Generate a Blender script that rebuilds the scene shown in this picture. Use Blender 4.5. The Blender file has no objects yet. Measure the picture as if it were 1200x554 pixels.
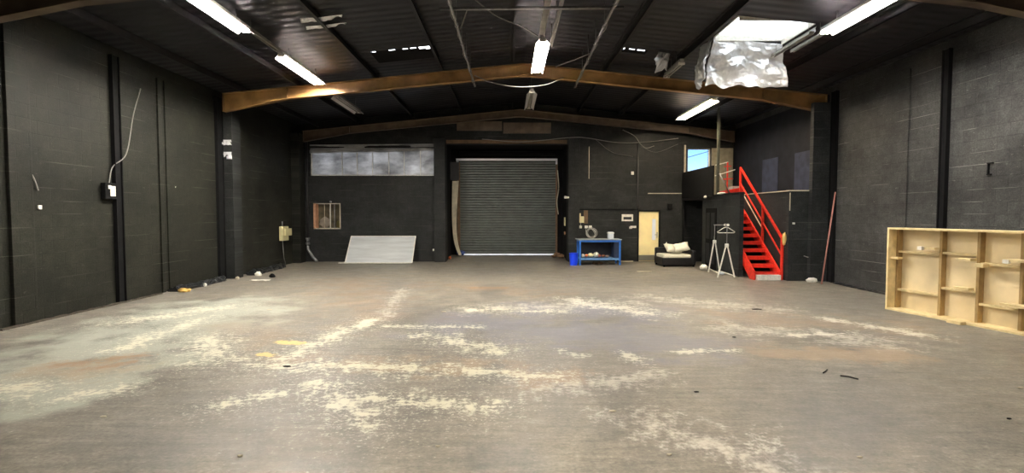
import bpy, bmesh, math, random
from mathutils import Vector, Matrix, noise
random.seed(7)
S = bpy.context.scene
C = S.collection
R = math.radians

# ------------------------------------------------------------------ camera
cam_d = bpy.data.cameras.new('camera'); cam_d.sensor_width = 36; cam_d.lens = 18.0
cam_d.clip_start = .05; cam_d.clip_end = 400
cam = bpy.data.objects.new('camera', cam_d); C.objects.link(cam)
cam.location = (0, 0, 1.8); cam.rotation_euler = (R(90 - 2.48), 0, R(-.38))
S.camera = cam
# ------------------------------------------------------------------ view + light levels
S.view_settings.view_transform = 'Standard'; S.view_settings.look = 'None'
S.view_settings.gamma = 1; S.view_settings.use_curve_mapping = False
S.view_settings.exposure = 2.5
TUBE = 78.0          # radiance of a burning fluorescent tube
SKY = .42
# ------------------------------------------------------------------ world: bright overcast sky with blue gaps
w = bpy.data.worlds.new('sky'); S.world = w; w.use_nodes = True
nt = w.node_tree; nt.nodes.clear()
o_ = nt.nodes.new('ShaderNodeOutputWorld'); bg = nt.nodes.new('ShaderNodeBackground')
tc = nt.nodes.new('ShaderNodeTexCoord'); sp = nt.nodes.new('ShaderNodeSeparateXYZ')
cr = nt.nodes.new('ShaderNodeValToRGB')
e = cr.color_ramp.elements
e[0].position = 0.0; e[0].color = (.75, .85, 1, 1)
e[1].position = .12; e[1].color = (.22, .5, 1.0, 1)
x = e.new(.22); x.color = (.8, .95, 1.2, 1)
x = e.new(.34); x.color = (3.2, 3.3, 3.4, 1)
nt.links.new(tc.outputs['Generated'], sp.inputs[0]); nt.links.new(sp.outputs['Z'], cr.inputs[0])
nt.links.new(cr.outputs[0], bg.inputs[0]); bg.inputs[1].default_value = SKY
nt.links.new(bg.outputs[0], o_.inputs[0])

# ------------------------------------------------------------------ materials
MATS = {}
def lin(c):
    return tuple((v/12.92 if v <= .04045 else ((v+.055)/1.055)**2.4) for v in [q/255 for q in c]) + (1,)
def mat(name, rgb, rough=.6, metal=0, noise_amt=.0, nscale=8, bump=0, bscale=40, trans=0, emit=0, emit_rgb=None, spec=.5):
    if name in MATS: return MATS[name]
    m = bpy.data.materials.new(name); m.use_nodes = True; MATS[name] = m
    n = m.node_tree.nodes; l = m.node_tree.links; b = n['Principled BSDF']
    col = lin(rgb)
    b.inputs['Base Color'].default_value = col; b.inputs['Roughness'].default_value = rough
    b.inputs['Metallic'].default_value = metal
    b.inputs['Specular IOR Level'].default_value = spec
    if trans: b.inputs['Transmission Weight'].default_value = trans
    if emit:
        b.inputs['Emission Color'].default_value = lin(emit_rgb or rgb); b.inputs['Emission Strength'].default_value = emit
    t = n.new('ShaderNodeTexCoord')
    if noise_amt:
        z = n.new('ShaderNodeTexNoise'); z.inputs['Scale'].default_value = nscale; z.inputs['Detail'].default_value = 6
        l.new(t.outputs['Object'], z.inputs['Vector'])
        mx = n.new('ShaderNodeMixRGB'); mx.blend_type = 'MULTIPLY'; mx.inputs[0].default_value = 1
        rp = n.new('ShaderNodeValToRGB'); rp.color_ramp.elements[0].position = .3; rp.color_ramp.elements[1].position = .7
        a = 1-noise_amt; rp.color_ramp.elements[0].color = (a, a, a, 1); rp.color_ramp.elements[1].color = (1.15,)*3+(1,)
        l.new(z.outputs[0], rp.inputs[0]); l.new(rp.outputs[0], mx.inputs[2]); mx.inputs[1].default_value = col
        l.new(mx.outputs[0], b.inputs['Base Color'])
    if bump:
        z = n.new('ShaderNodeTexNoise'); z.inputs['Scale'].default_value = bscale
        l.new(t.outputs['Object'], z.inputs['Vector'])
        bp = n.new('ShaderNodeBump'); bp.inputs['Strength'].default_value = bump; bp.inputs['Distance'].default_value = .02
        l.new(z.outputs[0], bp.inputs['Height']); l.new(bp.outputs[0], b.inputs['Normal'])
    return m

class G:
    """tiny node-graph helper"""
    def __init__(s, name):
        s.m = bpy.data.materials.new(name); s.m.use_nodes = True; s.n = s.m.node_tree.nodes; s.l = s.m.node_tree.links
        s.b = s.n['Principled BSDF']; s.tc = s.n.new('ShaderNodeTexCoord')
        s.sep = s.n.new('ShaderNodeSeparateXYZ'); s.l.new(s.tc.outputs['Object'], s.sep.inputs[0])
        MATS[name] = s.m
    def inp(s, sock, v):
        if isinstance(v, (int, float)): sock.default_value = v
        elif isinstance(v, tuple): sock.default_value = v
        else: s.l.new(v, sock)
    def math(s, op, a, b=0.0, clamp=False):
        q = s.n.new('ShaderNodeMath'); q.operation = op; q.use_clamp = clamp
        s.inp(q.inputs[0], a); s.inp(q.inputs[1], b); return q.outputs[0]
    def vec(s, a, b, c=0.0):
        q = s.n.new('ShaderNodeCombineXYZ'); s.inp(q.inputs[0], a); s.inp(q.inputs[1], b); s.inp(q.inputs[2], c); return q.outputs[0]
    def noise(s, v, scale, detail=6, rough=.55):
        q = s.n.new('ShaderNodeTexNoise'); s.l.new(v, q.inputs['Vector']); q.inputs['Scale'].default_value = scale
        q.inputs['Detail'].default_value = detail; q.inputs['Roughness'].default_value = rough; return q.outputs[0]
    def ramp(s, f, p0, p1, c0=(0, 0, 0, 1), c1=(1, 1, 1, 1)):
        q = s.n.new('ShaderNodeValToRGB'); q.color_ramp.elements[0].position = p0; q.color_ramp.elements[1].position = p1
        q.color_ramp.elements[0].color = c0; q.color_ramp.elements[1].color = c1; s.l.new(f, q.inputs[0]); return q.outputs[0]
    def mix(s, f, a, b, mode='MIX'):
        q = s.n.new('ShaderNodeMixRGB'); q.blend_type = mode; s.inp(q.inputs[0], f); s.inp(q.inputs[1], a); s.inp(q.inputs[2], b); return q.outputs[0]

def block_mat(name, axis, base, scuff, scuff_amt=.6, rough=.6):
    """black-painted concrete blockwork; axis = the wall's horizontal axis"""
    g = G(name)
    u = g.sep.outputs['X' if axis == 'x' else 'Y']; z = g.sep.outputs['Z']
    v = g.vec(u, z)
    br = g.n.new('ShaderNodeTexBrick'); g.l.new(v, br.inputs['Vector'])
    br.inputs['Scale'].default_value = 1; br.inputs['Brick Width'].default_value = .45; br.inputs['Row Height'].default_value = .225
    br.inputs['Mortar Size'].default_value = .008; br.inputs['Mortar Smooth'].default_value = .4
    br.inputs['Color1'].default_value = (1, 1, 1, 1); br.inputs['Color2'].default_value = (.86, .86, .86, 1); br.inputs['Mortar'].default_value = (.6, .6, .6, 1)
    n1 = g.noise(v, 1.1); big = g.ramp(n1, .3, .7, (.55, .55, .56, 1), (1.4, 1.4, 1.38, 1))
    fine = g.mix(1.0, g.ramp(g.noise(v, 34, 5, .75), .3, .75, (.5, .5, .5, 1), (1.7, 1.7, 1.65, 1)), g.ramp(g.noise(v, 6, 6, .7), .3, .7, (.7, .7, .7, 1), (1.3, 1.3, 1.3, 1)), 'MULTIPLY')
    col = g.mix(1.0, lin(base), br.outputs['Color'], 'MULTIPLY')
    col = g.mix(1.0, col, big, 'MULTIPLY'); col = g.mix(1.0, col, fine, 'MULTIPLY')
    # scuffed bed joints: thin pale lines along some courses
    fr = g.math('FRACT', g.math('DIVIDE', z, .225))
    line = g.math('LESS_THAN', fr, .05)
    ln = g.ramp(g.noise(g.vec(g.math('MULTIPLY', u, .7), g.math('MULTIPLY', z, 4.444)), 1.0, 3), .5, .62)
    m1 = g.math('MULTIPLY', g.math('MULTIPLY', line, ln), scuff_amt, True)
    # small chips
    chip = g.ramp(g.noise(g.vec(u, g.math('MULTIPLY', z, 1.6)), 9, 8, .75), .61, .68)
    m2 = g.math('MAXIMUM', m1, g.math('MULTIPLY', chip, scuff_amt*.8))
    col = g.mix(m2, col, lin(scuff))
    g.l.new(col, g.b.inputs['Base Color'])
    g.b.inputs['Roughness'].default_value = rough; g.b.inputs['Specular IOR Level'].default_value = .22
    bp = g.n.new('ShaderNodeBump'); bp.inputs['Strength'].default_value = .35; bp.inputs['Distance'].default_value = .01
    hh = g.math('ADD', g.math('MULTIPLY', br.outputs['Fac'], -1.0), g.math('MULTIPLY', g.noise(v, 45, 4), .8))
    g.l.new(hh, bp.inputs['Height']); g.l.new(bp.outputs[0], g.b.inputs['Normal'])
    return g.m

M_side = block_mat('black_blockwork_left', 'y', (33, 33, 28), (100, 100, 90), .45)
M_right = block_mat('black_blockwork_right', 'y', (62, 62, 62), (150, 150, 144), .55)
M_back = block_mat('black_blockwork_back', 'x', (36, 37, 37), (112, 112, 106), .35)
M_mezz = block_mat('black_board_mezzanine', 'x', (39, 41, 42), (120, 120, 116), .35)
M_mezzs = block_mat('black_board_mezzanine_side', 'y', (39, 41, 42), (120, 120, 116), .35)
M_black = mat('flat_black', (15, 15, 16), .8, noise_amt=.3, spec=.15)
M_blackgloss = mat('black_faux_leather', (22, 22, 24), .32, bump=.2, bscale=25)
M_plastic_dark = mat('black_sheeting', (30, 32, 34), .3, bump=.5, bscale=14)
M_white = mat('white_paint', (225, 222, 212), .5, noise_amt=.15, nscale=20)
M_cream = mat('cream_paint', (244, 226, 168), .5, noise_amt=.04, nscale=3)
M_creambox = mat('cream_plastic', (205, 195, 150), .5)
M_kick = mat('brushed_kick_plate', (150, 148, 135), .35, .5)
M_red = mat('red_gloss_paint', (216, 50, 34), .4, noise_amt=.25, nscale=12)
M_blue = mat('blue_enamel', (40, 105, 190), .4, noise_amt=.2)
M_bluebin = mat('blue_plastic', (10, 60, 225), .35)
M_grey = mat('grey_worktop', (150, 155, 155), .5, noise_amt=.2)
M_galv = mat('galvanised_steel', (150, 150, 150), .38, .7, noise_amt=.25, nscale=15)
M_track = mat('dull_grey_enamel', (165, 162, 155), .45, .2, noise_amt=.3)
M_steel_dark = mat('dark_painted_steel', (40, 39, 41), .5, .2, noise_amt=.3)
M_post = mat('olive_painted_steel', (58, 60, 52), .5, .1, noise_amt=.3)
M_rust = mat('red_oxide_beam_paint', (156, 118, 70), .55, 0, noise_amt=.45, nscale=3)
M_rust2 = mat('dusty_brown_beam_paint', (100, 84, 68), .6, 0, noise_amt=.4, nscale=3)
M_ply = mat('plywood_sheet', (218, 200, 160), .6, noise_amt=.14, nscale=2.2)
M_pine = mat('pine_timber', (214, 194, 146), .6, noise_amt=.22, nscale=7)
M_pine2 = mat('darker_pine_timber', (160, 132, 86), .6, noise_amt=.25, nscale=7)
M_oldwood = mat('weathered_board', (196, 186, 164), .7, noise_amt=.3, nscale=4)
M_brownwood = mat('brown_stained_timber', (104, 80, 56), .7, noise_amt=.35, nscale=5)
M_pinkpole = mat('dusty_pink_pole', (188, 128, 118), .5, noise_amt=.2)
M_cable = mat('pale_cable_sheath', (128, 124, 120), .5)
M_cabled = mat('grey_cable_sheath', (85, 84, 84), .5)
M_glass = mat('clear_glass', (235, 240, 240), .02, 0, trans=1)
M_cloth = mat('cream_upholstery', (215, 210, 192), .85, bump=.4, bscale=60)
M_tube = mat('burning_fluorescent_tube', (255, 244, 222), .3, emit=TUBE, emit_rgb=(255, 248, 238))
M_tubebright = mat('boosted_fluorescent_tube', (255, 246, 225), .3, emit=TUBE*1.6, emit_rgb=(255, 247, 234))  # output raised to brighten the back of the hall
M_tubeweak = mat('weak_fluorescent_tube', (255, 246, 225), .3, emit=40, emit_rgb=(255, 236, 205))
M_tubeoff = mat('dead_fluorescent_tube', (180, 178, 172), .25)
M_orange = mat('orange_bag', (205, 110, 50), .6)
M_concrete = mat('pale_concrete_outside', (190, 190, 195), .8, noise_amt=.1)
M_photo = mat('dark_print', (45, 48, 48), .4, noise_amt=.8, nscale=25)
M_rubble = mat('brown_rubble', (120, 92, 66), .9, noise_amt=.4, nscale=20)
M_shutter = mat('grey_steel_shutter', (88, 93, 90), .45, .3, noise_amt=.22, nscale=2.5)

# crinkled silver foil
g = G('crinkled_foil'); n1 = g.noise(g.tc.outputs['Object'], 5.5, 5, .55)
g.b.inputs['Base Color'].default_value = (.94, .94, .96, 1); g.b.inputs['Metallic'].default_value = .5; g.b.inputs['Roughness'].default_value = .36
bp = g.n.new('ShaderNodeBump'); bp.inputs['Strength'].default_value = 1; bp.inputs['Distance'].default_value = .07
g.l.new(n1, bp.inputs['Height']); g.l.new(bp.outputs[0], g.b.inputs['Normal']); M_foil = g.m
g = G('white_translucent_reflector'); g.b.inputs['Base Color'].default_value = (.85, .84, .82, 1)
tr = g.n.new('ShaderNodeBsdfTranslucent'); tr.inputs[0].default_value = (.85, .82, .85, 1)
ms = g.n.new('ShaderNodeMixShader'); ms.inputs[0].default_value = .34  # translucency added so the reflectors throw a glow onto the roof
out = g.n['Material Output']; g.l.new(g.b.outputs[0], ms.inputs[1]); g.l.new(tr.outputs[0], ms.inputs[2]); g.l.new(ms.outputs[0], out.inputs[0])
M_refl = g.m
# polythene film over the long window: translucent, wavy, glossy
g = G('dusty_polythene')
zz = g.noise(g.vec(g.math('MULTIPLY', g.sep.outputs['X'], .8), g.math('MULTIPLY', g.sep.outputs['Z'], 1.6)), 1.5, 7, .62)
col = g.ramp(zz, .3, .72, (.20, .20, .21, 1), (.72, .72, .72, 1))
g.l.new(col, g.b.inputs['Base Color']); g.b.inputs['Roughness'].default_value = .28
bp = g.n.new('ShaderNodeBump'); bp.inputs['Strength'].default_value = .8; bp.inputs['Distance'].default_value = .06
g.l.new(zz, bp.inputs['Height']); g.l.new(bp.outputs[0], g.b.inputs['Normal'])
tr = g.n.new('ShaderNodeBsdfTranslucent'); g.l.new(col, tr.inputs[0])
ms = g.n.new('ShaderNodeMixShader'); ms.inputs[0].default_value = .45
out = g.n['Material Output']; g.l.new(g.b.outputs[0], ms.inputs[1]); g.l.new(tr.outputs[0], ms.inputs[2]); g.l.new(ms.outputs[0], out.inputs[0])
M_poly = g.m
# ribbed silver board
g = G('ribbed_silver_board'); 
wv = g.math('SINE', g.math('MULTIPLY', g.sep.outputs['Z'], 190))
col = g.mix(g.math('MULTIPLY', g.math('ADD', wv, 1), .5), lin((186, 190, 192)), lin((226, 230, 232)))
col = g.mix(1.0, col, g.ramp(g.noise(g.vec(g.math('MULTIPLY', g.sep.outputs['X'], .5), g.math('MULTIPLY', g.sep.outputs['Z'], 5)), 2), .3, .7, (.8, .8, .8, 1), (1.1, 1.1, 1.1, 1)), 'MULTIPLY')
g.l.new(col, g.b.inputs['Base Color']); g.b.inputs['Metallic'].default_value = .1; g.b.inputs['Roughness'].default_value = .45; M_silver = g.m
# roof sheeting: very dark with faint ribs running down the slope
g = G('dark_roof_sheeting')
rib = g.math('SINE', g.math('MULTIPLY', g.sep.outputs['Y'], 24))
zz = g.noise(g.vec(g.math('MULTIPLY', g.sep.outputs['X'], .35), g.math('MULTIPLY', g.sep.outputs['Y'], 2)), 1.6)
col = g.ramp(zz, .3, .72, lin((13, 13, 16)), lin((34, 33, 39)))
g.l.new(col, g.b.inputs['Base Color']); g.b.inputs['Roughness'].default_value = .5
bp = g.n.new('ShaderNodeBump'); bp.inputs['Strength'].default_value = .22; bp.inputs['Distance'].default_value = .02
g.l.new(rib, bp.inputs['Height']); g.l.new(bp.outputs[0], g.b.inputs['Normal']); M_roof = g.m

# floor: worn screed with flaking paint stains
def floor_material():
    g = G('worn_screed_floor'); X, Y = g.sep.outputs['X'], g.sep.outputs['Y']
    P = g.vec(X, Y); Po = g.vec(g.math('MULTIPLY', X, .8), g.math('ADD', Y, 40.))
    big = g.noise(P, .35, 5, .5); mid = g.noise(P, 1.5, 9, .68)
    n5 = g.noise(P, 3.2, 8, .62); n18 = g.noise(P, 13, 8, .72); n50 = g.noise(Po, 38, 5, .7)
    fl = g.math('ADD', g.math('MULTIPLY', n5, .42), g.math('MULTIPLY', n18, .58))
    fine = g.math('ADD', g.math('MULTIPLY', n18, .4), g.math('MULTIPLY', n50, .6))
    col = g.ramp(big, .32, .68, lin((112, 109, 103)), lin((130, 125, 114)))
    col = g.mix(.9, col, g.mix(1.0, col, g.ramp(mid, .28, .72, (.60, .60, .62, 1), (1.34, 1.32, 1.28, 1)), 'MULTIPLY'))
    col = g.mix(1.0, col, g.ramp(fine, .32, .7, (.5, .5, .51, 1), (1.5, 1.49, 1.47, 1)), 'MULTIPLY')
    streak = g.noise(g.vec(g.math('MULTIPLY', X, .8), g.math('MULTIPLY', Y, 5.0)), 2.4, 8, .7)
    col = g.mix(1.0, col, g.ramp(streak, .32, .68, (.72, .72, .73, 1), (1.28, 1.27, 1.25, 1)), 'MULTIPLY')
    col = g.mix(1.0, col, g.ramp(n5, .35, .68, (.84, .84, .85, 1), (1.2, 1.19, 1.17, 1)), 'MULTIPLY')
    def seg(x0, y0, x1, y1, r):
        """soft stroke from (x0, y0) to (x1, y1) of half-width r: 1 on its axis, 0 at r"""
        dx, dy = x1-x0, y1-y0; L2 = max(dx*dx+dy*dy, 1e-6)
        px = g.math('SUBTRACT', X, x0); py = g.math('SUBTRACT', Y, y0)
        t = g.math('ADD', g.math('MULTIPLY', px, dx/L2), g.math('MULTIPLY', py, dy/L2), True)
        ex = g.math('SUBTRACT', px, g.math('MULTIPLY', t, dx)); ey = g.math('SUBTRACT', py, g.math('MULTIPLY', t, dy))
        d = g.math('SQRT', g.math('ADD', g.math('MULTIPLY', ex, ex), g.math('MULTIPLY', ey, ey)))
        return g.math('SUBTRACT', 1.0, g.math('DIVIDE', d, r), True)
    def union(lst):
        r = seg(*lst[0])
        for q in lst[1:]: r = g.math('MAXIMUM', r, seg(*q))
        return r
    def layer(col, strokes, c, thr, wid, amt, src, k=.24):
        m_ = union(strokes); f = g.math('ADD', src, g.math('MULTIPLY', m_, k))
        f = g.math('MULTIPLY', g.ramp(f, thr, thr+wid), g.math('MULTIPLY', m_, 6.0, True))
        return g.mix(g.math('MULTIPLY', f, amt), col, lin(c))
    # old paint tints
    col = layer(col, [(-5.6, 9.6, -5.3, 6.2, 1.9), (-6.6, 5.4, -4.6, 5.4, 1.2)], (164, 168, 156), .50, .2, .8, mid)
    col = layer(col, [(-.8, 8.4, 2.2, 7.2, 1.6), (.6, 9.6, 2.4, 9.2, 1.2)], (112, 112, 122), .54, .16, .75, mid)
    col = layer(col, [(-4.4, 14, -2.2, 8.8, 1.5), (-1.8, 13, 1, 11.5, 1.2), (-4.6, 8.2, -3.4, 7.4, .8), (4, 9, 6, 8, 1.2)], (138, 116, 94), .57, .2, .45, mid)
    col = layer(col, [(3.4, 6.6, 5.0, 6.5, .65), (-.9, 6.0, .6, 5.6, .55), (-3.0, 6.4, -1.4, 6.1, .5), (-5.2, 5.8, -4.9, 5.9, .9)], (160, 134, 106), .57, .14, .5, mid)
    # scuffed pale patches
    col = layer(col, [(1.1, 4.5, 1.9, 3.5, .55), (3.6, 8.0, 5.2, 7.2, .9), (-.6, 9.6, 2.4, 10.4, .9), (-2.6, 12.4, -2.2, 9.0, .35), (.4, 5.2, 1.6, 5.6, .5), (3, 11, 5, 9.6, .9)], (190, 184, 174), .585, .11, .7, fl, .16)
    # cream flaking paint
    flakes = [(-2.33, 8.7, -2.85, 6.4, .6), (-2.9, 6.1, -1.2, 5.9, .62), (-2.0, 5.3, -1.3, 4.5, .62), (-2.75, 4.75, -2.3, 5.1, .3), (-1.2, 7.6, -.2, 6.7, .6), (-2.0, 8.2, -.5, 8.1, .3),
              (-5.2, 6.8, -5.3, 8.9, .55), (-4.4, 5.0, -4.0, 5.3, .4), (-6.2, 5.4, -4.9, 5.2, .6), (-4.4, 7.4, -3.6, 6.3, .7), (-.9, 5.9, .5, 5.6, .45), (-6.4, 8.6, -5.6, 9.8, .8),
              (-.6, 9.6, 1.0, 9.4, .5), (-1.4, 5.0, -.2, 4.7, .45)]
    col = layer(col, flakes, (212, 209, 188), .605, .06, .85, g.math('ADD', g.math('MULTIPLY', fl, .8), g.math('MULTIPLY', streak, .2)), .15)
    wide = [(q[0], q[1], q[2], q[3], q[4]*2.1) for q in flakes]
    col = layer(col, wide, (200, 197, 178), .615, .035, .75, fine, .10)
    right = [(1.4, 10.6, 2.5, 9.3, .9), (1.5, 6.55, 1.62, 6.15, .28), (.7, 6.7, .9, 6.5, .2), (5.5, 8.7, 6.3, 7.4, .4), (4.2, 7.5, 5.3, 7.7, .25), (2.2, 6.6, 3.0, 6.7, .2)]
    col = layer(col, right, (206, 202, 188), .585, .07, .8, fl, .15)
    col = layer(col, [(1.1, 4.5, 1.7, 3.6, .6), (2.2, 4.2, 1.4, 3.5, .4)], (196, 192, 184), .63, .05, .6, fl, .12)
    # sparse flecks anywhere, dark scuffs
    col = g.mix(g.math('MULTIPLY', g.ramp(fine, .60, .66), .55), col, lin((194, 190, 174)))
    col = g.mix(g.math('MULTIPLY', g.ramp(g.noise(Po, 4, 10, .75), .66, .72), .65), col, lin((52, 50, 50)))
    col = layer(col, [(-5.35, 6.1, -4.7, 6.5, .3), (-.9, 12.5, -.1, 12.5, .3), (-4.9, 5.9, -4.6, 6.2, .2)], (148, 112, 76), .58, .12, .7, fl, .2)
    col = layer(col, [(-3.2, 7.18, -2.95, 7.12, .14), (-3.15, 6.55, -3.05, 6.5, .12)], (216, 188, 110), .53, .06, .9, fl, .2)
    g.l.new(col, g.b.inputs['Base Color'])
    g.l.new(g.ramp(mid, .3, .7, (.36,)*3+(1,), (.62,)*3+(1,)), g.b.inputs['Roughness'])
    bp = g.n.new('ShaderNodeBump'); bp.inputs['Strength'].default_value = .4; bp.inputs['Distance'].default_value = .01
    g.l.new(g.math('ADD', fl, g.math('MULTIPLY', fine, .5)), bp.inputs['Height']); g.l.new(bp.outputs[0], g.b.inputs['Normal'])
    return g.m
M_floor = floor_material()

# ------------------------------------------------------------------ mesh helpers
class MB:
    def __init__(s): s.bm = bmesh.new()
    def box(s, x0, x1, y0, y1, z0, z1, bev=0, M=None):
        vs = [(x, y, z) for x in (x0, x1) for y in (y0, y1) for z in (z0, z1)]
        t = bmesh.new(); v = [t.verts.new(p) for p in vs]
        for f in ((0, 1, 3, 2), (4, 6, 7, 5), (0, 4, 5, 1), (2, 3, 7, 6), (0, 2, 6, 4), (1, 5, 7, 3)): t.faces.new([v[i] for i in f])
        bmesh.ops.recalc_face_normals(t, faces=t.faces)
        if bev: bmesh.ops.bevel(t, geom=t.edges[:]+t.verts[:], offset=bev, segments=2, affect='EDGES', profile=.6)
        if M: bmesh.ops.transform(t, matrix=M, verts=t.verts)
        s.merge(t); return s
    def merge(s, t):
        me = bpy.data.meshes.new('tmp'); t.to_mesh(me); t.free(); s.bm.from_mesh(me); bpy.data.meshes.remove(me)
    def prism(s, pts, axis, a, b, bev=0):
        """polygon pts in the plane across axis, extruded a..b"""
        def P(p, q): return {'y': (p[0], q, p[1]), 'x': (q, p[0], p[1]), 'z': (p[0], p[1], q)}[axis]
        t = bmesh.new(); A = [t.verts.new(P(p, a)) for p in pts]; B = [t.verts.new(P(p, b)) for p in pts]
        t.faces.new(A); t.faces.new(B[::-1]); n = len(pts)
        for i in range(n): t.faces.new([A[i], B[i], B[(i+1) % n], A[(i+1) % n]])
        bmesh.ops.recalc_face_normals(t, faces=t.faces)
        if bev: bmesh.ops.bevel(t, geom=t.edges[:], offset=bev, segments=2, affect='EDGES')
        s.merge(t); return s
    def tube(s, pts, r, seg=8):
        pts = [Vector(p) for p in pts]; t = bmesh.new(); rings = []
        up = Vector((0, 0, 1))
        for i, p in enumerate(pts):
            d = (pts[min(i+1, len(pts)-1)] - pts[max(i-1, 0)]).normalized()
            u = d.cross(up)
            if u.length < .05: u = d.cross(Vector((1, 0, 0)))
            u.normalize(); v = d.cross(u)
            rr = r[i] if isinstance(r, (list, tuple)) else r
            rings.append([t.verts.new(p + (u*math.cos(a)+v*math.sin(a))*rr) for a in [2*math.pi*k/seg for k in range(seg)]])
        for A, B in zip(rings, rings[1:]):
            for k in range(seg): t.faces.new([A[k], A[(k+1) % seg], B[(k+1) % seg], B[k]])
        t.faces.new(rings[0][::-1]); t.faces.new(rings[-1])
        bmesh.ops.recalc_face_normals(t, faces=t.faces)
        for f in t.faces: f.smooth = len(f.verts) == 4
        s.merge(t); return s
    def bar(s, p0, p1, wd, ht, up=(0, 0, 1)):
        """rectangular bar between two points"""
        p0, p1 = Vector(p0), Vector(p1); d = p1-p0; L = d.length; d.normalize()
        u = Vector(up); sd = d.cross(u).normalized(); u = sd.cross(d)
        M = Matrix((sd, d, u)).transposed().to_4x4(); M.translation = p0
        s.box(-wd/2, wd/2, 0, L, -ht/2, ht/2, M=M); return s
    def lump(s, c, r, amp=.25, sub=3, seed=0, flat=1):
        t = bmesh.new(); bmesh.ops.create_icosphere(t, subdivisions=sub, radius=1)
        for v in t.verts:
            n = noise.noise(v.co*1.8+Vector((seed*3.1, seed, 0)))*amp + noise.noise(v.co*5+Vector((seed, 0, seed)))*amp*.4
            v.co = Vector((v.co.x*r[0], v.co.y*r[1], v.co.z*r[2]))*(1+n) + Vector(c)
        for f in t.faces: f.smooth = True
        s.merge(t); return s
    def build(s, name, m, parent=None):
        me = bpy.data.meshes.new(name); s.bm.to_mesh(me); s.bm.free()
        if m: me.materials.append(m)
        o = bpy.data.objects.new(name, me); C.objects.link(o)
        if parent:
            o.parent = parent; o.matrix_parent_inverse = Matrix.Translation(parent.location).inverted() if parent.rotation_euler[2] == 0 else parent.matrix_basis.inverted()
        return o

def split_build(mb, name, m, parent, text=None):
    """every loose piece of mb becomes a part of its own"""
    bm = mb.bm; left = set(bm.verts); out = []
    while left:
        q = [left.pop()]; isl = set(q)
        while q:
            v = q.pop()
            for e_ in v.link_edges:
                u = e_.other_vert(v)
                if u not in isl: isl.add(u); left.discard(u); q.append(u)
        vs = sorted(isl, key=lambda v: v.index); ix = {v: i for i, v in enumerate(vs)}
        fs = {f for v in vs for f in v.link_faces}
        n = MB(); nv = [n.bm.verts.new(v.co) for v in vs]
        for f in fs:
            g_ = n.bm.faces.new([nv[ix[v]] for v in f.verts]); g_.smooth = f.smooth
        o = n.build(name, m, parent)
        if text: o['label'] = text
        out.append(o)
    bm.free(); return out

def tag(o, label, cat, group=None):
    o['label'] = label; o['category'] = cat
    if group: o['group'] = group
    return o
def thing(name, label, cat, loc=(0, 0, 0), group=None):
    o = bpy.data.objects.new(name, None); C.objects.link(o); o.location = loc; o.empty_display_size = .1
    return tag(o, label, cat, group)
def struct(o): o['kind'] = 'structure'; return o
def lab(o, t): o['label'] = t; return o
def origin(o, c):
    """move a mesh's origin to c (a base point) leaving it in place"""
    c = Vector(c)
    for v in o.data.vertices: v.co -= c
    o.location = c; return o
def cable(pts, n=24):
    """smooth Catmull-Rom through pts"""
    P = [Vector(p) for p in pts]; P = [2*P[0]-P[1]] + P + [2*P[-1]-P[-2]]; out = []
    for i in range(1, len(P)-2):
        for k in range(n):
            t = k/n; a, b, c, d = P[i-1:i+3]
            out.append(.5*((2*b)+(-a+c)*t+(2*a-5*b+4*c-d)*t*t+(-a+3*b-3*c+d)*t**3))
    out.append(P[-2]); return out

# ------------------------------------------------------------------ the shell
XL, XR, YB, YF = -7.97, 8.59, 19.5, -8.0
XC = .42
def roof_z(x): return 6.02 - .1*abs(x-XC)

# floor (flat hall, then a slight ramp up to the roller door)
m = MB(); m.box(XL-.2, XR+.2, YF-.2, YB, -.2, 0)
m.box(XL-.2, -2.37, YB, YB+.35, -.2, 0); m.box(2.24, XR+.2, YB, YB+.35, -.2, 0)
m.prism([(YB, -.2), (YB, 0), (YB+1.6, .12), (YB+2.6, .12), (YB+2.6, -.2)], 'x', -2.37, 2.24)
struct(m.build('floor', M_floor))

def walled(name, axis, c0, c1, us, zs, holes, m, top=None):
    """blockwork wall: a grid of cells us x zs, leaving the holes open"""
    mb = MB()
    us = sorted(set(us + [h[0] for h in holes] + [h[1] for h in holes])); zs = sorted(set(zs + [h[2] for h in holes] + [h[3] for h in holes]))
    for a, b in zip(us, us[1:]):
        run = None
        for c, d in zip(zs, zs[1:]):
            inside = any(h[0] <= (a+b)/2 <= h[1] and h[2] <= (c+d)/2 <= h[3] for h in holes)
            if inside:
                if run: mb.box(*( (a, b, c0, c1) if axis == 'x' else (c0, c1, a, b)), *run); run = None
            else: run = (run[0], d) if run else (c, d)
        if run: mb.box(*((a, b, c0, c1) if axis == 'x' else (c0, c1, a, b)), *run)
    if top: mb.prism(top, 'y', c0, c1)
    return struct(mb.build(name, m))
WIN1 = (-7.5, -2.80, 3.26, 4.30); HATCH = (-7.40, -6.38, 1.24, 2.22); ROLL = (-2.37, 2.24, 0, 4.45); DOOR2 = (4.92, 5.79, 0, 1.96); WIN2 = (6.80, 7.68, 3.42, 4.30)
walled('wall_back', 'x', YB, YB+.3, [XL-.2, XR+.2], [0, 5.1], [WIN1, HATCH, ROLL, DOOR2, WIN2], M_back,
       top=[(XL-.2, 5.1), (XR+.2, 5.1), (XR+.2, roof_z(XR+.2)), (XC, roof_z(XC)), (XL-.2, roof_z(XL-.2))])
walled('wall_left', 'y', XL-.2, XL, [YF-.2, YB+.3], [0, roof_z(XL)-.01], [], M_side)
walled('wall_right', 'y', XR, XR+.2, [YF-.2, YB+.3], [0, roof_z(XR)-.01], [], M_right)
mb = MB(); mb.prism([(XL-.2, 0), (XR+.2, 0), (XR+.2, roof_z(XR+.2)), (XC, roof_z(XC)), (XL-.2, roof_z(XL-.2))], 'y', YF-.2, YF); struct(mb.build('wall_front', M_back))
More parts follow.
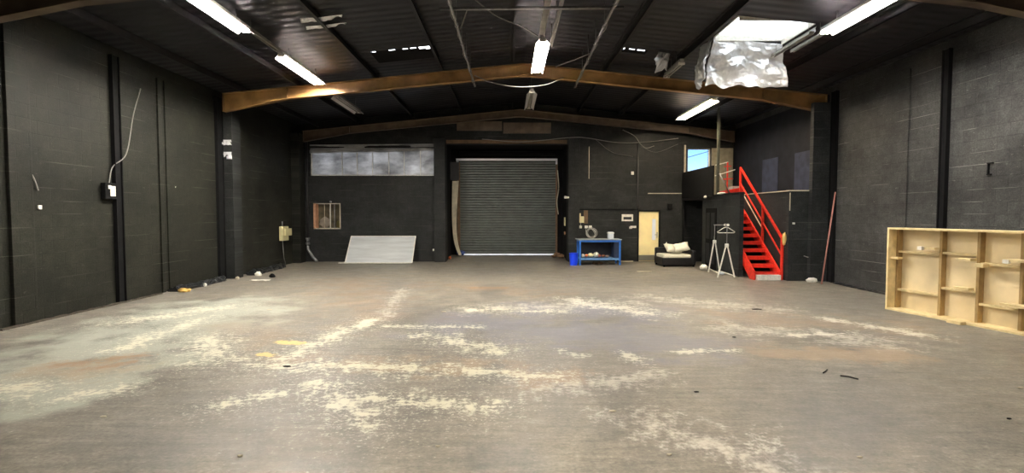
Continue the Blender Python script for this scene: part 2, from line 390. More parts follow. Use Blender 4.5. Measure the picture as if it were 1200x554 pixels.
# recess walls around the roller door
mb = MB(); mb.box(-2.57, -2.37, YB+.3, YB+2.3, 0, 4.45); mb.box(2.24, 2.44, YB+.3, YB+2.3, 0, 4.45); mb.box(-2.57, 2.44, YB+.3, YB+2.3, 4.45, 4.65)
mb.box(-2.37, -2.02, YB+1.75, YB+1.95, .1, 4.45); mb.box(1.96, 2.24, YB+1.75, YB+1.95, .1, 4.45); mb.box(-2.02, 1.96, YB+1.75, YB+1.95, 4.02, 4.45)
struct(mb.build('wall_recess', M_black))
# roof, with the skylight and the torn rooflights left open
SKYL = (4.42, 5.92, 10.0, 11.2); TEARS = [(-3.3, -1.75, 12.35, 13.25), (2.55, 3.35, 12.45, 12.75)]
mb = MB(); holes = [SKYL] + TEARS
ys = sorted({YF-.2, YB+.31} | {h[2] for h in holes} | {h[3] for h in holes})
xs = sorted({XL-.35, XC, XR+.35} | {h[0] for h in holes} | {h[1] for h in holes})
for a, b in zip(xs, xs[1:]):
    for c, d in zip(ys, ys[1:]):
        if any(h[0] <= (a+b)/2 <= h[1] and h[2] <= (c+d)/2 <= h[3] for h in holes): continue
        mb.prism([(a, roof_z(a)), (b, roof_z(b)), (b, roof_z(b)+.08), (a, roof_z(a)+.08)], 'y', c, d)
struct(mb.build('ceiling', M_roof))
# torn rooflights: black sheet over the opening, daylight only through a few slits
def tear(h, slits, n):
    x0, x1, y0, y1 = h; mb = MB(); cur = x0
    z = lambda x: roof_z(x)
    mb.prism([(x0, z(x0)), (x1, z(x1)), (x1, z(x1)+.006), (x0, z(x0)+.006)], 'y', y0+.2, y1)
    for (a, b, wy) in slits:
        if a > cur: mb.prism([(cur, z(cur)), (a, z(a)), (a, z(a)+.006), (cur, z(cur)+.006)], 'y', y0, y0+.2)
        mb.prism([(a, z(a)), (b, z(b)), (b, z(b)+.006), (a, z(a)+.006)], 'y', y0+wy, y0+.2); cur = b
    if cur < x1: mb.prism([(cur, z(cur)), (x1, z(x1)), (x1, z(x1)+.006), (cur, z(cur)+.006)], 'y', y0, y0+.2)
    o = mb.build('window_%d' % n, M_black); return struct(o)
tear(TEARS[0], [(-3.28, -3.16, .07), (-2.85, -2.7, .06), (-2.52, -2.40, .08), (-2.34, -2.2, .07), (-2.14, -2.0, .15), (-1.99, -1.8, .2)], 3)
tear(TEARS[1], [(2.6, 2.80, .17), (2.9, 3.04, .07), (3.1, 3.28, .11)], 4)
# skylight well
mb = MB(); a, b, c, d = SKYL
for q in ((a+.001, a+.03, c+.001, d-.001), (b-.03, b-.001, c+.001, d-.001), (a+.03, b-.03, c+.001, c+.03), (a+.03, b-.03, d-.03, d-.001)):
    zt = roof_z((q[0]+q[1])/2); mb.box(*q, zt-.012, zt+.12)
o = struct(mb.build('window_5', M_white))
m = MB(); m.prism([(a, roof_z(a)+.09), (b, roof_z(b)+.09), (b, roof_z(b)+.095), (a, roof_z(a)+.095)], 'y', c, d); m.build('pane', M_glass, o)

# ground outside the roller door
mb = MB(); mb.box(-30, 30, YB+2.6, YB+60, -.2, .1); struct(mb.build('floor_outside', M_concrete))

# piers beside the recess and along the side walls
def pier(name, x0, x1, y0, y1, z1, m=M_back):
    mb = MB(); mb.box(x0, x1, y0, y1, 0, z1, bev=.008); return struct(mb.build(name, m))
pier('trim_1', -2.80, -2.38, YB-.22, YB, 4.62); pier('trim_2', 2.25, 2.67, YB-.22, YB, 4.62)
pier('trim_3', XL, XL+.34, 14.28, 14.72, roof_z(XL+.17)-.32, M_back); pier('trim_4', XR-.52, XR, 13.6, 14.0-.25, roof_z(XR)-.45, M_mezz)
pier('trim_5', XL, XL+.3, 18.9, 19.35, roof_z(XL)-.4, M_side)
pier('trim_6', XL, XL+.06, 8.2, 8.6, roof_z(XL)-.3, M_side)   # shallow pier edges in the blockwork
pier('trim_7', XL, XL+.04, 11.75, 11.85, roof_z(XL)-.3, M_side)
pier('trim_8', XR-.03, XR, 11.0, 13.3, roof_z(XR)-.3, M_right)
pier('trim_9', XL, XL+.03, 12.0, 14.0, roof_z(XL)-.3, M_side)
for i, (x0, x1, y0, y1) in enumerate([(XL, XL+.05, 10.38, 10.58), (XL, XL+.08, 13.98, 14.27), (XR-.05, XR, 9.98, 10.14), (XR-.06, XR, 13.38, 13.58)]):
    mb = MB(); mb.box(x0, x1, y0, y1, 0, roof_z(x0)-.2)
    if x0 < 0: mb.box(x1, x1+.03, y0, y0+.02, 0, roof_z(x0)-.2); mb.box(x1, x1+.03, y1-.02, y1, 0, roof_z(x0)-.2)
    else: mb.box(x0-.03, x0, y0, y0+.02, 0, roof_z(x0)-.2); mb.box(x0-.03, x0, y1-.02, y1, 0, roof_z(x0)-.2)
    o = mb.build('steel_stanchion', M_black)
    tag(origin(o, ((x0+x1)/2, (y0+y1)/2, 0)), ['black steel channel stanchion up left wall beside the junction box', 'black steel channel against near side of the left wall pier',
         'black vertical steel channel on right wall above the timber frame', 'black steel channel on right wall behind the leaning pink pole'][i], 'stanchion')

M_navy = mat('navy_black_board', (24, 25, 33), .7, noise_amt=.5, nscale=3, spec=.2); M_navy2 = mat('lighter_navy_panel', (50, 54, 72), .7, noise_amt=.35, nscale=4, spec=.2)
struct(MB().box(XR-.02, XR, 13.78, YB, 2.46, 5.0).build('trim_10', M_navy))  # darker board added over the upper wall, with two lighter panels
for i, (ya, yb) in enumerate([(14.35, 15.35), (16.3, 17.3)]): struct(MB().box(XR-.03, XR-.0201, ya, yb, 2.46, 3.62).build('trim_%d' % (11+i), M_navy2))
# timber head boards and gable panelling above the roller opening
mb = MB(); mb.box(-2.35, 2.2, YB-.06, YB-.003, 4.47, 4.60)
o = tag(origin(mb.build('timber_lintel', M_brownwood), (0, YB-.03, 4.47)), 'long dusty brown timber lintel above the roller door opening', 'lintel')
mb = MB(); mb.box(-1.95, -.25, YB-.05, YB-.003, 4.95, 5.3); mb.box(-.2, 1.6, YB-.05, YB-.003, 4.85, 5.25)
tag(origin(mb.build('gable_cladding', M_rust2), (0, YB-.03, 4.85)), 'dark brown cladding boards high on the gable under the roof ridge', 'cladding')

# ------------------------------------------------------------------ roof steel
def half_rafter(xa, za, xb, zb, y, d, fw, haunch=True):
    """I-section from the apex (xa, za = top) to the eaves (xb, zb = top), deeper at the eaves"""
    mb = MB(); sgn = 1 if xb > xa else -1
    xh = xb - sgn*1.7; zt = lambda x: za+(zb-za)*(x-xa)/(xb-xa)
    de = d*1.55 if haunch else d
    bot = [(xa, za-d*1.02), (xh, zt(xh)-d), (xb, zb-de)]
    mb.prism([(xa, za), (xb, zb)] + bot[::-1], 'y', y-.008, y+.008)
    mb.prism([(xa, za), (xb, zb), (xb, zb-.02), (xa, za-.02)], 'y', y-fw/2, y+fw/2)
    for (p, q) in zip(bot, bot[1:]):
        mb.prism([p, q, (q[0], q[1]+.02), (p[0], p[1]+.02)], 'y', y-fw/2, y+fw/2)
    for k in (.0, 1.7): # stiffeners
        x = xb - sgn*(k+.02); mb.box(min(x, x+sgn*.012), max(x, x+sgn*.012), y-fw/2, y+fw/2, zt(x)-(de if k == 0 else d), zt(x))
    return mb
def frame(y, ztop, xl, xr, m, d, label):
    t = thing('roof_beam', label, 'beam', (XC, y, ztop-d))
    half_rafter(XC, ztop, xl, ztop-.1*(XC-xl), y, d, .17).build('rafter', m, t)
    half_rafter(XC, ztop, xr, ztop-.1*(xr-XC), y, d, .17).build('rafter', m, t)
    mb = MB(); mb.prism([(XC-.16, ztop-.02), (XC+.16, ztop-.02), (XC+.16, ztop-d*1.12), (XC-.16, ztop-d*1.12)], 'y', y-.03, y+.03); mb.build('apex_plate', m, t)
    return t
frame(13.9, 5.82, -7.62, 8.55, M_rust, .31, 'brown steel roof beam nearest the camera, pale edged, lit by the lamps')
frame(19.15, 5.68, -7.6, 8.4, M_rust2, .26, 'dusty brown steel roof beam against the far gable wall')
frame(7.6, 5.82, -7.9, 8.5, M_rust2, .31, 'brown steel roof beam overhead with only its ends in view')
frame(1.3, 5.82, -7.9, 8.5, M_rust2, .31, 'brown steel roof beam behind the viewpoint')
purl = [(-7.2, 'nearest the left wall'), (-5.7, 'outside the left row of lamps'), (-3.62, 'inside the left row of lamps'), (-1.80, 'midway between left hanging pole and left lamps'), (.1, 'beside the ridge, left of the ridge lamp'),
        (2.6, 'right of the right hanging pole'), (4.15, 'along the left edge of the skylight'), (6.7, 'outside the right row of lamps'), (8.1, 'nearest the right wall')]
for x, where in purl:
    mb = MB(); z = roof_z(x)
    mb.box(x-.008, x+.008, YF, YB, z-.17, z-.0); mb.box(x-.008, x+.06, YF, YB, z-.17, z-.155); mb.box(x-.06, x+.008, YF, YB, z-.02, z-.005)
    o = mb.build('purlin', M_steel_dark); tag(origin(o, (x, 5, z-.17)), 'thin dark steel roof purlin '+where, 'purlin', 'roof purlins')

# ------------------------------------------------------------------ fluorescent lamps
def lamp(x, y0, y1, z, state, label, reflector=True):
    t = thing('fluorescent_lamp', label, 'ceiling light', (x, (y0+y1)/2, z), 'fluorescent lamps in the roof')
    mb = MB(); mb.prism([(x-.05, z+.10), (x+.05, z+.10), (x+.05, z+.035), (x+.035, z+.02), (x-.035, z+.02), (x-.05, z+.035)], 'y', y0, y1); mb.build('batten', M_track, t)
    for s in (-1, 1):
        mb = MB(); mb.tube([(x+s*.045, y0+.05, z-.01), (x+s*.045, y1-.05, z-.01)], .019, 10)
        mm = {'on': M_tube, 'new': M_tubebright, 'off': M_tubeoff, 'weak': M_tubeweak}[state if not (state == 'weak' and s < 0) else 'weak']
        mb.build('tube', mm, t)
    for s in (-1, 1):   # angled white trough reflector, one flank each side
        mb = MB(); mb.prism([(x+s*.05, z+.045), (x+s*.15, z-.058), (x+s*.15, z-.065), (x+s*.146, z-.065), (x+s*.048, z+.038)], 'y', y0+.05, y1-.05)
        if reflector: mb.build('reflector', M_refl, t)
    mb = MB()
    for yy in (y0+.02, y1-.05):
        mb.box(x-.075, x+.075, yy, yy+.03, z-.03, z+.03)
    split_build(mb, 'end_cap', M_white, t)
    mb = MB()
    for yy in (y0+.4, y1-.4):
        mb.tube([(x, yy, z+.09), (x, yy, roof_z(x)+.01)], .006, 6)
    split_build(mb, 'hanger', M_galv, t)
    return t
LXl, LXr, LXc, LZ = -4.9, 5.95, .72, 5.22
lamp(LXl, 7.35, 9.8, LZ, 'on', 'large burning twin tube lamp at top left, nearest of the left row')
lamp(LXl, 11.2, 13.6, LZ, 'new', 'burning twin tube lamp of the left row, just before the brown beam')
lamp(LXl+.03, 14.6, 16.9, LZ-.1, 'off', 'dead twin tube lamp of the left row, beyond the brown beam')
lamp(LXc, 10.9, 13.3, 5.45, 'new', 'burning twin tube lamp under the ridge, ending at the brown beam')
lamp(LXc-.05, 14.8, 17.1, 5.3, 'off', 'dead twin tube lamp under the ridge beyond the brown beam')
lamp(LXr, 7.35, 9.8, LZ, 'on', 'large burning twin tube lamp at top right beside the skylight')
lamp(LXr, 14.9, 18.0, 5.12, 'weak', 'dim lit twin tube lamp of the right row beyond the brown beam')
for x, z in ((LXl, LZ), (LXr, LZ), (LXc, 5.45)):
    for y0, wh in ((1.5, 'just behind'), (-4.6, 'well behind')):
        if y0 == 1.5 and x != LXc: continue
        lamp(x, y0, y0+2.4, z, 'on' if y0 < 0 else 'weak', 'burning twin tube lamp of the %s row %s the viewpoint' % ({LXl: 'left', LXr: 'right', LXc: 'ridge'}[x], wh))
# lamp tracks (grey cable trays) that carry the rows
def tray(x, y0, y1, z, label, wd=.05, m=M_track):
    mb = MB(); mb.box(x-wd, x-wd+.012, y0, y1, z, z+.05); mb.box(x+wd-.012, x+wd, y0, y1, z, z+.05); mb.box(x-wd, x+wd, y0, y1, z+.045, z+.055)
    o = mb.build('lamp_track', m); o = tag(origin(o, (x, (y0+y1)/2, z)), label, 'track')
    mb = MB()
    for k in range(int((y1-y0)/1.2)+1):
        yy = y0+.1+k*1.2
        if yy < y1: mb.tube([(x, yy, z+.05), (x, yy, roof_z(x)+.01)], .005, 5)
    split_build(mb, 'hanger', m, o); return o
tray(LXl, 9.83, 11.17, 5.26, 'grey steel lamp track linking the two left lamps')
tray(LXc-.03, 6.5, 10.86, 5.5, 'grey steel lamp track running to the ridge lamp', .06)
tray(LXc+.22, 6.5, 11.6, 5.52, 'second grey track beside the ridge lamp, on its right', .035)
tray(LXr-.16, 9.9, 11.6, 5.24, 'grey lamp track leading from the top right lamp past the skylight')
tray(LXr+.02, 9.83, 10.9, 5.2, 'short lamp track at the end of the top right lamp', .035)
tray(LXr-.02, 13.99, 14.87, 5.12, 'pale track holding the dim lamp to the brown beam')
# dead fitting hanging with torn foil, left of the foil curtain
lamp(4.02, 12.0, 13.2, 5.3, 'off', 'short dead lamp hanging left of the foil curtain', reflector=False)

# ------------------------------------------------------------------ foil curtain under the skylight
def sheet(name, P, Q, nu, nv, amp, m, parent, fold=0, seed=0):
    """crumpled sheet between the top edge P (two points) and the bottom edge Q, a real 3-D mesh"""
    bm = bmesh.new(); P = [Vector(p) for p in P]; Q = [Vector(q) for q in Q]; nrm = (P[1]-P[0]).cross(Q[0]-P[0]).normalized(); rows = []
    for j in range(nv+1):
        v = j/nv; row = []
        for i in range(nu+1):
            u = i/nu; p = (P[0].lerp(P[1], u)).lerp(Q[0].lerp(Q[1], u), v)
            s = Vector((seed*7.3+u*3, v*2.2, seed))
            d = noise.noise(s*.9)*1.3 + abs(noise.noise(s*1.5))*1.3 + abs(noise.noise(s*3.6+Vector((3, 1, 2))))*.4
            d += fold*math.sin(u*11+v*4)*.5
            p += nrm*d*amp*min(1, .15+v*1.8)
            p += Vector((0, 0, 1))*noise.noise(Vector((u*6, seed, 0)))*amp*.6*v
            row.append(bm.verts.new(p))
        rows.append(row)
    for A, B in zip(rows, rows[1:]):
        for i in range(nu): bm.faces.new([A[i], A[i+1], B[i+1], B[i]])
    for f in bm.faces: f.smooth = True
    me = bpy.data.meshes.new(name); bm.to_mesh(me); bm.free(); me.materials.append(m)
    o = bpy.data.objects.new(name, me); C.objects.link(o)
    if parent: o.parent = parent; o.matrix_parent_inverse = Matrix.Translation(parent.location).inverted()
    md = o.modifiers.new('thick', 'SOLIDIFY'); md.thickness = .003
    return o
t = thing('foil_curtain', 'crumpled silver foil sheeting hanging from the bright skylight', 'foil sheet', (5.2, 11.3, 4.5))
sheet('hanging_sheet', [(4.42, 11.19, 5.615), (5.91, 11.19, 5.465)], [(4.36, 11.4, 4.62), (6.16, 11.36, 4.60)], 80, 56, .17, M_foil, t, .3, 1)
sheet('side_sheet', [(4.40, 11.2, 5.60), (4.36, 11.8, 5.60)], [(4.25, 11.3, 4.68), (4.28, 11.65, 4.62)], 24, 40, .12, M_foil, t, .8, 2)
sheet('edge_fringe', [(5.97, 10.05, 5.44), (5.97, 11.2, 5.44)], [(5.95, 10.05, 5.34), (5.95, 11.2, 5.28)], 40, 8, .025, M_foil, t, .6, 4)
o = sheet('foil_scrap', [(3.6, 12.4, 5.70), (3.9, 12.5, 5.67)], [(3.5, 12.3, 5.3), (3.82, 12.5, 5.25)], 16, 14, .12, M_foil, None, .9, 5)
tag(o, 'torn foil scrap hanging beside the short dead lamp', 'foil sheet')
for (P, Q, l) in [(((-3.95, 9.9, 5.50), (-3.15, 9.9, 5.58)), ((-3.98, 10.02, 5.47), (-3.2, 10.02, 5.55)), 'shiny strip standing in for a gap of light in the roof left of the hanging poles, nearer'),
                  (((-4.0, 10.3, 5.50), (-3.2, 10.3, 5.58)), ((-4.02, 10.38, 5.47), (-3.25, 10.38, 5.55)), 'shiny strip standing in for a gap of light in the roof left of the hanging poles, farther')]:
    o = sheet('light_gap_strip', P, Q, 24, 3, .03, M_foil, None, .5, 6); tag(o, l, 'light gap strip')  # shiny strips stand in for thin gaps of light in the roof

# ------------------------------------------------------------------ hung poles and cables under the ridge
def tube_thing(name, pts, r, m, label, cat, seg=8):
    mb = MB(); mb.tube(pts, r, seg); o = mb.build(name, m); p = pts[len(pts)//2]; origin(o, p); return tag(o, label, cat)
def hung_pole(x0, x1, y0, y1, label):
    z = 5.33
    t = thing('hanging_pole', label, 'pole', ((x0+x1)/2, (y0+y1)/2, z))
    mb = MB(); mb.tube([(x0, y0, z), (x1, y1, z)], .026, 10); mb.build('tube', M_galv, t)
    mb = MB()
    for k in range(7):
        f = (k+.5)/7; x = x0+(x1-x0)*f; y = y0+(y1-y0)*f
        mb.tube([(x, y-.04, z), (x, y+.04, z)], .04, 8)
    split_build(mb, 'coupler', M_galv, t); mb = MB()
    for k in range(0, 6):
        f = (k+.5)/7; x = x0+(x1-x0)*f; y = y0+(y1-y0)*f
        mb.tube([(x, y, z), (x, y, roof_z(x)+.01)], .005, 5)
    split_build(mb, 'hanger', M_galv, t)
    pts = [(x0+(x1-x0)*f+.03*math.sin(f*40), y0+(y1-y0)*f, z-.03-.02*math.sin(f*23)) for f in [i/40 for i in range(41)]]
    mb = MB(); mb.tube(pts, .010, 6); mb.build('cable', M_cable, t)
    return t
hung_pole(-1.0, -.93, 7.2, 14.3, 'grey tube hanging below the ridge, left one, with cable wrapped round it')
hung_pole(1.78, 1.84, 7.2, 14.4, 'grey tube hanging below the ridge, right one, with cable wrapped round it')
tube_thing('cross_tube', [(-1.2, 9.12, 5.385), (2.0, 9.05, 5.385)], .028, M_galv, 'grey steel tube lying across both hanging poles', 'tube')
tube_thing('slack_cable', cable([(-1.0, 7.6, 5.37), (-.3, 9.6, 5.50), (.3, 10.6, 5.6), (.66, 10.95, 5.52)]), .011, M_cable, 'thin grey cable sloping from the left hanging pole to the ridge lamp', 'cable')
tube_thing('slack_cable', cable([(-.9, 13.7, 5.46), (-.4, 13.75, 5.28), (.3, 13.75, 5.18), (1.0, 13.75, 5.24), (1.45, 13.72, 5.42)]), .012, M_cable, 'pale cable drooping below the apex of the brown beam', 'cable')
tube_thing('loose_wire', cable([(-.72, 9.11, 5.37), (-.80, 9.2, 5.2), (-.86, 9.25, 5.08)]), .012, M_cable, 'short loose wire end hanging off the cross tube', 'wire')
tube_thing('slack_cable', cable([(1.2, 13.2, 5.55), (1.55, 12.4, 5.48), (1.84, 11.5, 5.37)]), .011, M_cable, 'thin cable from brown beam to the right hanging pole', 'cable')

# ------------------------------------------------------------------ long window (left), polythene over it
x0, x1, z0, z1 = WIN1
o = struct(MB().box(x0, x1, YB+.12, YB+.13, z0, z1).build('window_1', M_poly))
mb = MB()
for x in (x0+.02, -6.32, -5.75, -5.17, -4.55, -3.97, -3.35, x1-.02): mb.box(x-.012, x+.012, YB+.08, YB+.118, z0, z1)
mb.box(x0, x1, YB+.08, YB+.118, z0, z0+.04); mb.box(x0, x1, YB+.08, YB+.118, z1-.04, z1)
mb.build('window_frame', M_white, o)
t_ = sheet('loose_film', [(-7.5, YB-.02, 4.42), (-2.8, YB-.02, 4.46)], [(-7.5, YB-.02, 4.1), (-2.8, YB-.02, 4.2)], 90, 10, .05, M_poly, None, .6, 9)
tag(t_, 'loose torn polythene hanging along the top of the long left window', 'plastic film')
# right-hand high window
x0, x1, z0, z1 = WIN2
o = struct(MB().box(x0, x1, YB+.14, YB+.145, z0, z1).build('window_2', M_glass))
mb = MB()
for q in ((x0, x0+.04, z0, z1), (x1-.04, x1, z0, z1), (x0, x1, z0, z0+.04), (x0, x1, z1-.04, z1)): mb.box(q[0], q[1], YB+.1, YB+.138, q[2], q[3])
mb.build('window_frame', M_white, o)
mb = MB(); mb.bar((x0+.04, YB+.119, z0+.55), (x1-.04, YB+.119, z1-.1), .02, .02); split_build(mb, 'glazing_bar', M_steel_dark, o)
mb = MB(); mb.box(6.66, 6.72, YB-.025, YB-.003, 2.45, 4.42)
tag(origin(mb.build('timber_batten', M_oldwood), (6.69, YB-.01, 2.45)), 'pale upright timber batten left of the small high window', 'batten')
mb = MB(); mb.box(7.70, 8.5, YB-.06, YB-.003, 2.44, 4.3, bev=.004)
tag(origin(mb.build('wall_board', mat('dull_beige_board', (128, 122, 104), .7, noise_amt=.2)), (8.1, YB-.03, 2.44)), 'dull beige board standing on the platform right of the small high window', 'board')

# hatch with bars in the left back wall
x0, x1, z0, z1 = HATCH
t = thing('barred_hatch', 'small square wall opening with wooden frame and loose upright bars', 'hatch', ((x0+x1)/2, YB, z0))
mb = MB(); mb.box(x0-.0, x0+.09, YB-.02, YB+.28, z0, z1); mb.build('timber_jamb', mat('pinkish_timber', (188, 140, 108), .7, noise_amt=.3), t)
mb = MB(); mb.box(x0, x1, YB-.02, YB+.28, z0, z0+.035); mb.box(x0, x1, YB-.02, YB+.28, z1-.025, z1); mb.box(x1-.03, x1, YB-.02, YB+.28, z0, z1); mb.build('frame', M_oldwood, t)
for x, r_, mm in ((-7.0, .012, M_oldwood), (-6.78, .022, M_white), (-6.62, .018, M_galv)):
    mb = MB(); mb.tube([(x, YB+.03, z0+.036), (x+.01, YB+.02, z1-.026)], r_, 8); mb.build('bar', mm, t)
mb = MB(); mb.box(x0+.09, x1-.03, YB+.26, YB+.279, z0+.036, z1-.026); mb.build('back_board', mat('mottled_dark_board', (92, 84, 62), .7, noise_amt=.7, nscale=5), t)
mb = MB(); mb.lump((-7.05, YB+.2, z0+.25), (.2, .05, .2), .3, 3, 4); mb.build('rag', mat('grey_rag', (150, 140, 128), .9, noise_amt=.3), t)
mb = MB(); mb.lump((-6.52, YB+.2, z0+.18), (.08, .05, .14), .3, 3, 6); mb.build('rag', mat('olive_rag', (110, 104, 60), .9, noise_amt=.3), t)
mb = MB(); mb.lump((-6.74, YB-.03, z1+.05), (.045, .03, .045), .2, 2, 3)
tag(origin(mb.build('hook_plate', M_galv), (-6.74, YB-.03, z1)), 'small grey round fitting above the barred hatch', 'fitting')

# ------------------------------------------------------------------ roller shutter door
dy = YB+1.74
do = MB(); bm = do.bm
prof = []; z = .17; n = 0
while z < 3.96: prof.append((z, .0)); prof.append((z+.03, -.04)); prof.append((z+.075, -.04)); prof.append((z+.085, 0)); z += .105
for (za, oa), (zb, ob) in zip(prof, prof[1:]):
    v = [bm.verts.new(p) for p in ((-2.02, dy+oa, za), (1.96, dy+oa, za), (1.96, dy+ob, zb), (-2.02, dy+ob, zb))]; bm.faces.new(v)
bmesh.ops.remove_doubles(bm, verts=bm.verts, dist=1e-4)
o = do.build('door_1', M_shutter); struct(o)
md = o.modifiers.new('t', 'SOLIDIFY'); md.thickness = .01
MB().box(-2.02, 1.96, dy-.03, dy+.03, .15, .20).build('bottom_rail', M_galv, o)
MB().box(-2.12, -2.0, dy-.07, dy+.0, .12, 3.95).build('guide', M_brownwood, o)
MB().box(1.94, 2.02, dy-.07, dy+.0, .12, 3.95).build('guide', mat('rusty_guide', (118, 92, 70), .6, .1, noise_amt=.4), o)
mb = MB(); mb.box(-2.15, 2.0, dy-.16, dy-.09, 3.99, 4.08); mb.box(-2.14, -2.05, dy-.14, dy-.1, 3.85, 3.98); mb.box(1.93, 2.0, dy-.14, dy-.1, 3.85, 3.98)  # bright white bar stands in for daylight leaking over the shutter
lab(mb.build('daylight_leak_bar', mat('daylight_leak_white', (240, 240, 245), .4), o), 'white bar standing in for the daylight leak over the shutter')
mb = MB(); mb.tube([(-2.0, dy-.25, 4.27), (1.9, dy-.25, 4.27)], .1, 16); lab(mb.build('shutter_roll', M_black, o), 'dark rolled head of the shutter')
# recess bits
mb = MB(); n_ = 14; pa = []
for k in range(n_+1):
    f = k/n_; z = .14+3.0*f; x = -2.26 + .24*(1-f)**6 - .03*math.sin(f*3) ; pa.append((x, z))
pb = [(x+.12+.13*(k/n_), z) for k, (x, z) in enumerate(pa)]
mb.prism(pa + pb[::-1], 'y', 20.72, 20.75)
tag(origin(mb.build('leaning_board', M_oldwood), (-2.2, 20.74, .14)), 'long warped pale board standing in left side of roller door recess', 'board')
mb = MB(); mb.box(-2.36, -2.0, 20.75, 20.8, 3.18, 3.9); tag(origin(mb.build('grey_panel', M_steel_dark), (-2.2, 20.78, 3.2)), 'dark grey panel above the warped board in the recess', 'panel')
mb = MB(); mb.lump((-1.95, 20.9, .22), (.16, .1, .1), .4, 3, 2); tag(origin(mb.build('blue_rag', mat('blue_cloth', (60, 80, 140), .8, noise_amt=.4)), (-1.95, 20.9, .12)), 'crumpled blue rag at left foot of the roller door', 'rag')
mb = MB(); mb.lump((-2.3, 20.0, .1), (.05, .05, .07), .4, 3, 2); tag(origin(mb.build('rubble_piece', mat('orange_bit', (170, 84, 40), .8)), (-2.3, 20.0, .04)), 'small orange piece on floor at left of the roller door', 'debris')
for i, (x, y, r_) in enumerate([(1.95, 20.7, .14), (2.08, 20.3, .12), (1.8, 20.4, .09)]):
    mb = MB(); mb.lump((x, y, .1+r_*.4), (r_, r_, r_*.6), .4, 3, i+11); tag(origin(mb.build('rubble_piece', M_rubble), (x, y, .08)), ['brown rubble heap against right guide of roller door, farthest', 'brown rubble heap beside the right recess wall', 'small brown rubble heap before right end of roller door'][i], 'debris')
mb = MB(); mb.box(2.19, 2.239, 20.1, 20.3, 1.35, 1.68, bev=.01); tag(origin(mb.build('switch_box', M_creambox), (2.2, 20.2, 1.35)), 'pale switch box on the right reveal of the roller door', 'switch box')
mb = MB(); mb.box(2.19, 2.239, 20.1, 20.25, 1.0, 1.12, bev=.01); tag(origin(mb.build('switch_box', mat('brown_plastic', (150, 110, 80), .5)), (2.2, 20.2, 1.0)), 'small brownish button box below the pale switch box', 'switch box')
mb = MB(); mb.tube(cable([(2.0, dy-.2, 3.6), (2.05, dy-.22, 2.9), (1.98, dy-.2, 2.3), (2.04, dy-.2, 1.8)]), .02, 8); tag(origin(mb.build('dangling_chain', M_oldwood), (2.0, dy-.2, 2.6)), 'pale chain hanging down right side of the roller door', 'chain')
# security lamp on right pier
t = thing('security_lamp', 'small white lamp on left edge of the pier by the roller door', 'lamp', (2.24, YB-.2, 2.4))
mb = MB(); mb.box(2.2, 2.27, YB-.26, YB-.2, 2.40, 2.47, bev=.01); mb.build('bracket', M_white, t)
mb = MB(); mb.tube([(2.25, YB-.28, 2.43), (2.1, YB-.33, 2.44)], [.03, .055], 12); mb.build('head', M_white, t)
mb = MB(); mb.tube([(-2.83, YB-.26, .42), (-2.83, YB-.26, .5)], .035, 10); tag(origin(mb.build('wall_socket', M_white), (-2.83, YB-.26, .42)), 'tiny white fitting low on the pier left of the roller door', 'fitting')

# ------------------------------------------------------------------ leaning ribbed board
P0 = Vector((-5.97, 18.62, 0)); 
t = thing('insulation_board', 'big silver ribbed board leaning on the back wall under the long window', 'board', (-4.7, 18.62, 0))
t.location = (0, 0, 0)
ang = math.atan2(.96, .80); L = 1.25; W = 2.46
Mx = Matrix.Translation((-5.97, 18.63, .005)) @ Matrix.Rotation(ang, 4, 'X') @ Matrix(((1, .0, 0, 0), (0, 1, 0, 0), (0, 0, 1, 0), (0, 0, 0, 1)))
mb = MB(); mb.box(.02, W-.02, .02, L-.02, 0, .028, M=Mx); mb.build('ribbed_face', M_silver, t)
mb = MB()
for q in ((0, W, 0, .03), (0, W, L-.03, L), (0, .03, 0, L), (W-.03, W, 0, L)): mb.box(q[0], q[1], q[2], q[3], -.006, .036, M=Mx)
lab(mb.build('edge_trim', M_white, t), 'white metal edging')
mb = MB(); mb.box(-6.25, -5.85, 18.75, 18.9, .0, .03, bev=.005); tag(origin(mb.build('offcut_strip', M_white), (-6.05, 18.8, 0)), 'short white strip on floor left of the silver board', 'offcut')

# ------------------------------------------------------------------ pipe, boxes and cables on left side
t = thing('drain_pipe', 'dark grey downpipe in the far left corner with kinked foot', 'pipe', (-7.55, 19.25, 0))
mb = MB(); mb.tube([(-7.55, 19.28, .62), (-7.55, 19.28, 4.6)], .05, 12); mb.build('pipe', M_steel_dark, t)
mb = MB(); mb.tube([(-7.55, 19.28, .9), (-7.55, 19.28, .5), (-7.30, 19.1, .2), (-7.12, 19.0, .06)], .055, 12); mb.build('foot_bend', M_galv, t)
mb = MB(); mb.tube([(-7.55, 19.28, .66), (-7.55, 19.28, .74)], .075, 12); mb.tube([(-7.55, 19.28, .86), (-7.55, 19.28, .92)], .075, 12); split_build(mb, 'collar', M_galv, t)
t = thing('fuse_box', 'cream electrical box with torn cover near the far left corner', 'electrical box', (XL, 18.1, .9))
mb = MB(); mb.box(XL+.03, XL+.15, 17.75, 18.25, .88, 1.38, bev=.015); mb.build('case', M_creambox, t)
mb = MB(); mb.box(XL+.15, XL+.2, 17.9, 18.4, 1.05, 1.3, bev=.012); mb.build('torn_cover', M_creambox, t)
mb = MB(); mb.tube([(XL+.06, 17.95, 1.38), (XL+.06, 17.95, 1.55)], .02, 8); mb.tube([(XL+.06, 17.95, .88), (XL+.07, 18.0, .3), (XL+.08, 18.1, .06)], .012, 8); split_build(mb, 'conduit', M_galv, t)
t = thing('junction_box', 'black box with white torn label beside the left wall stanchion', 'junction box', (XL, 10.3, 2.2))
mb = MB(); mb.box(XL, XL+.1, 10.08, 10.36, 2.1, 2.42, bev=.01); mb.build('case', M_black, t)
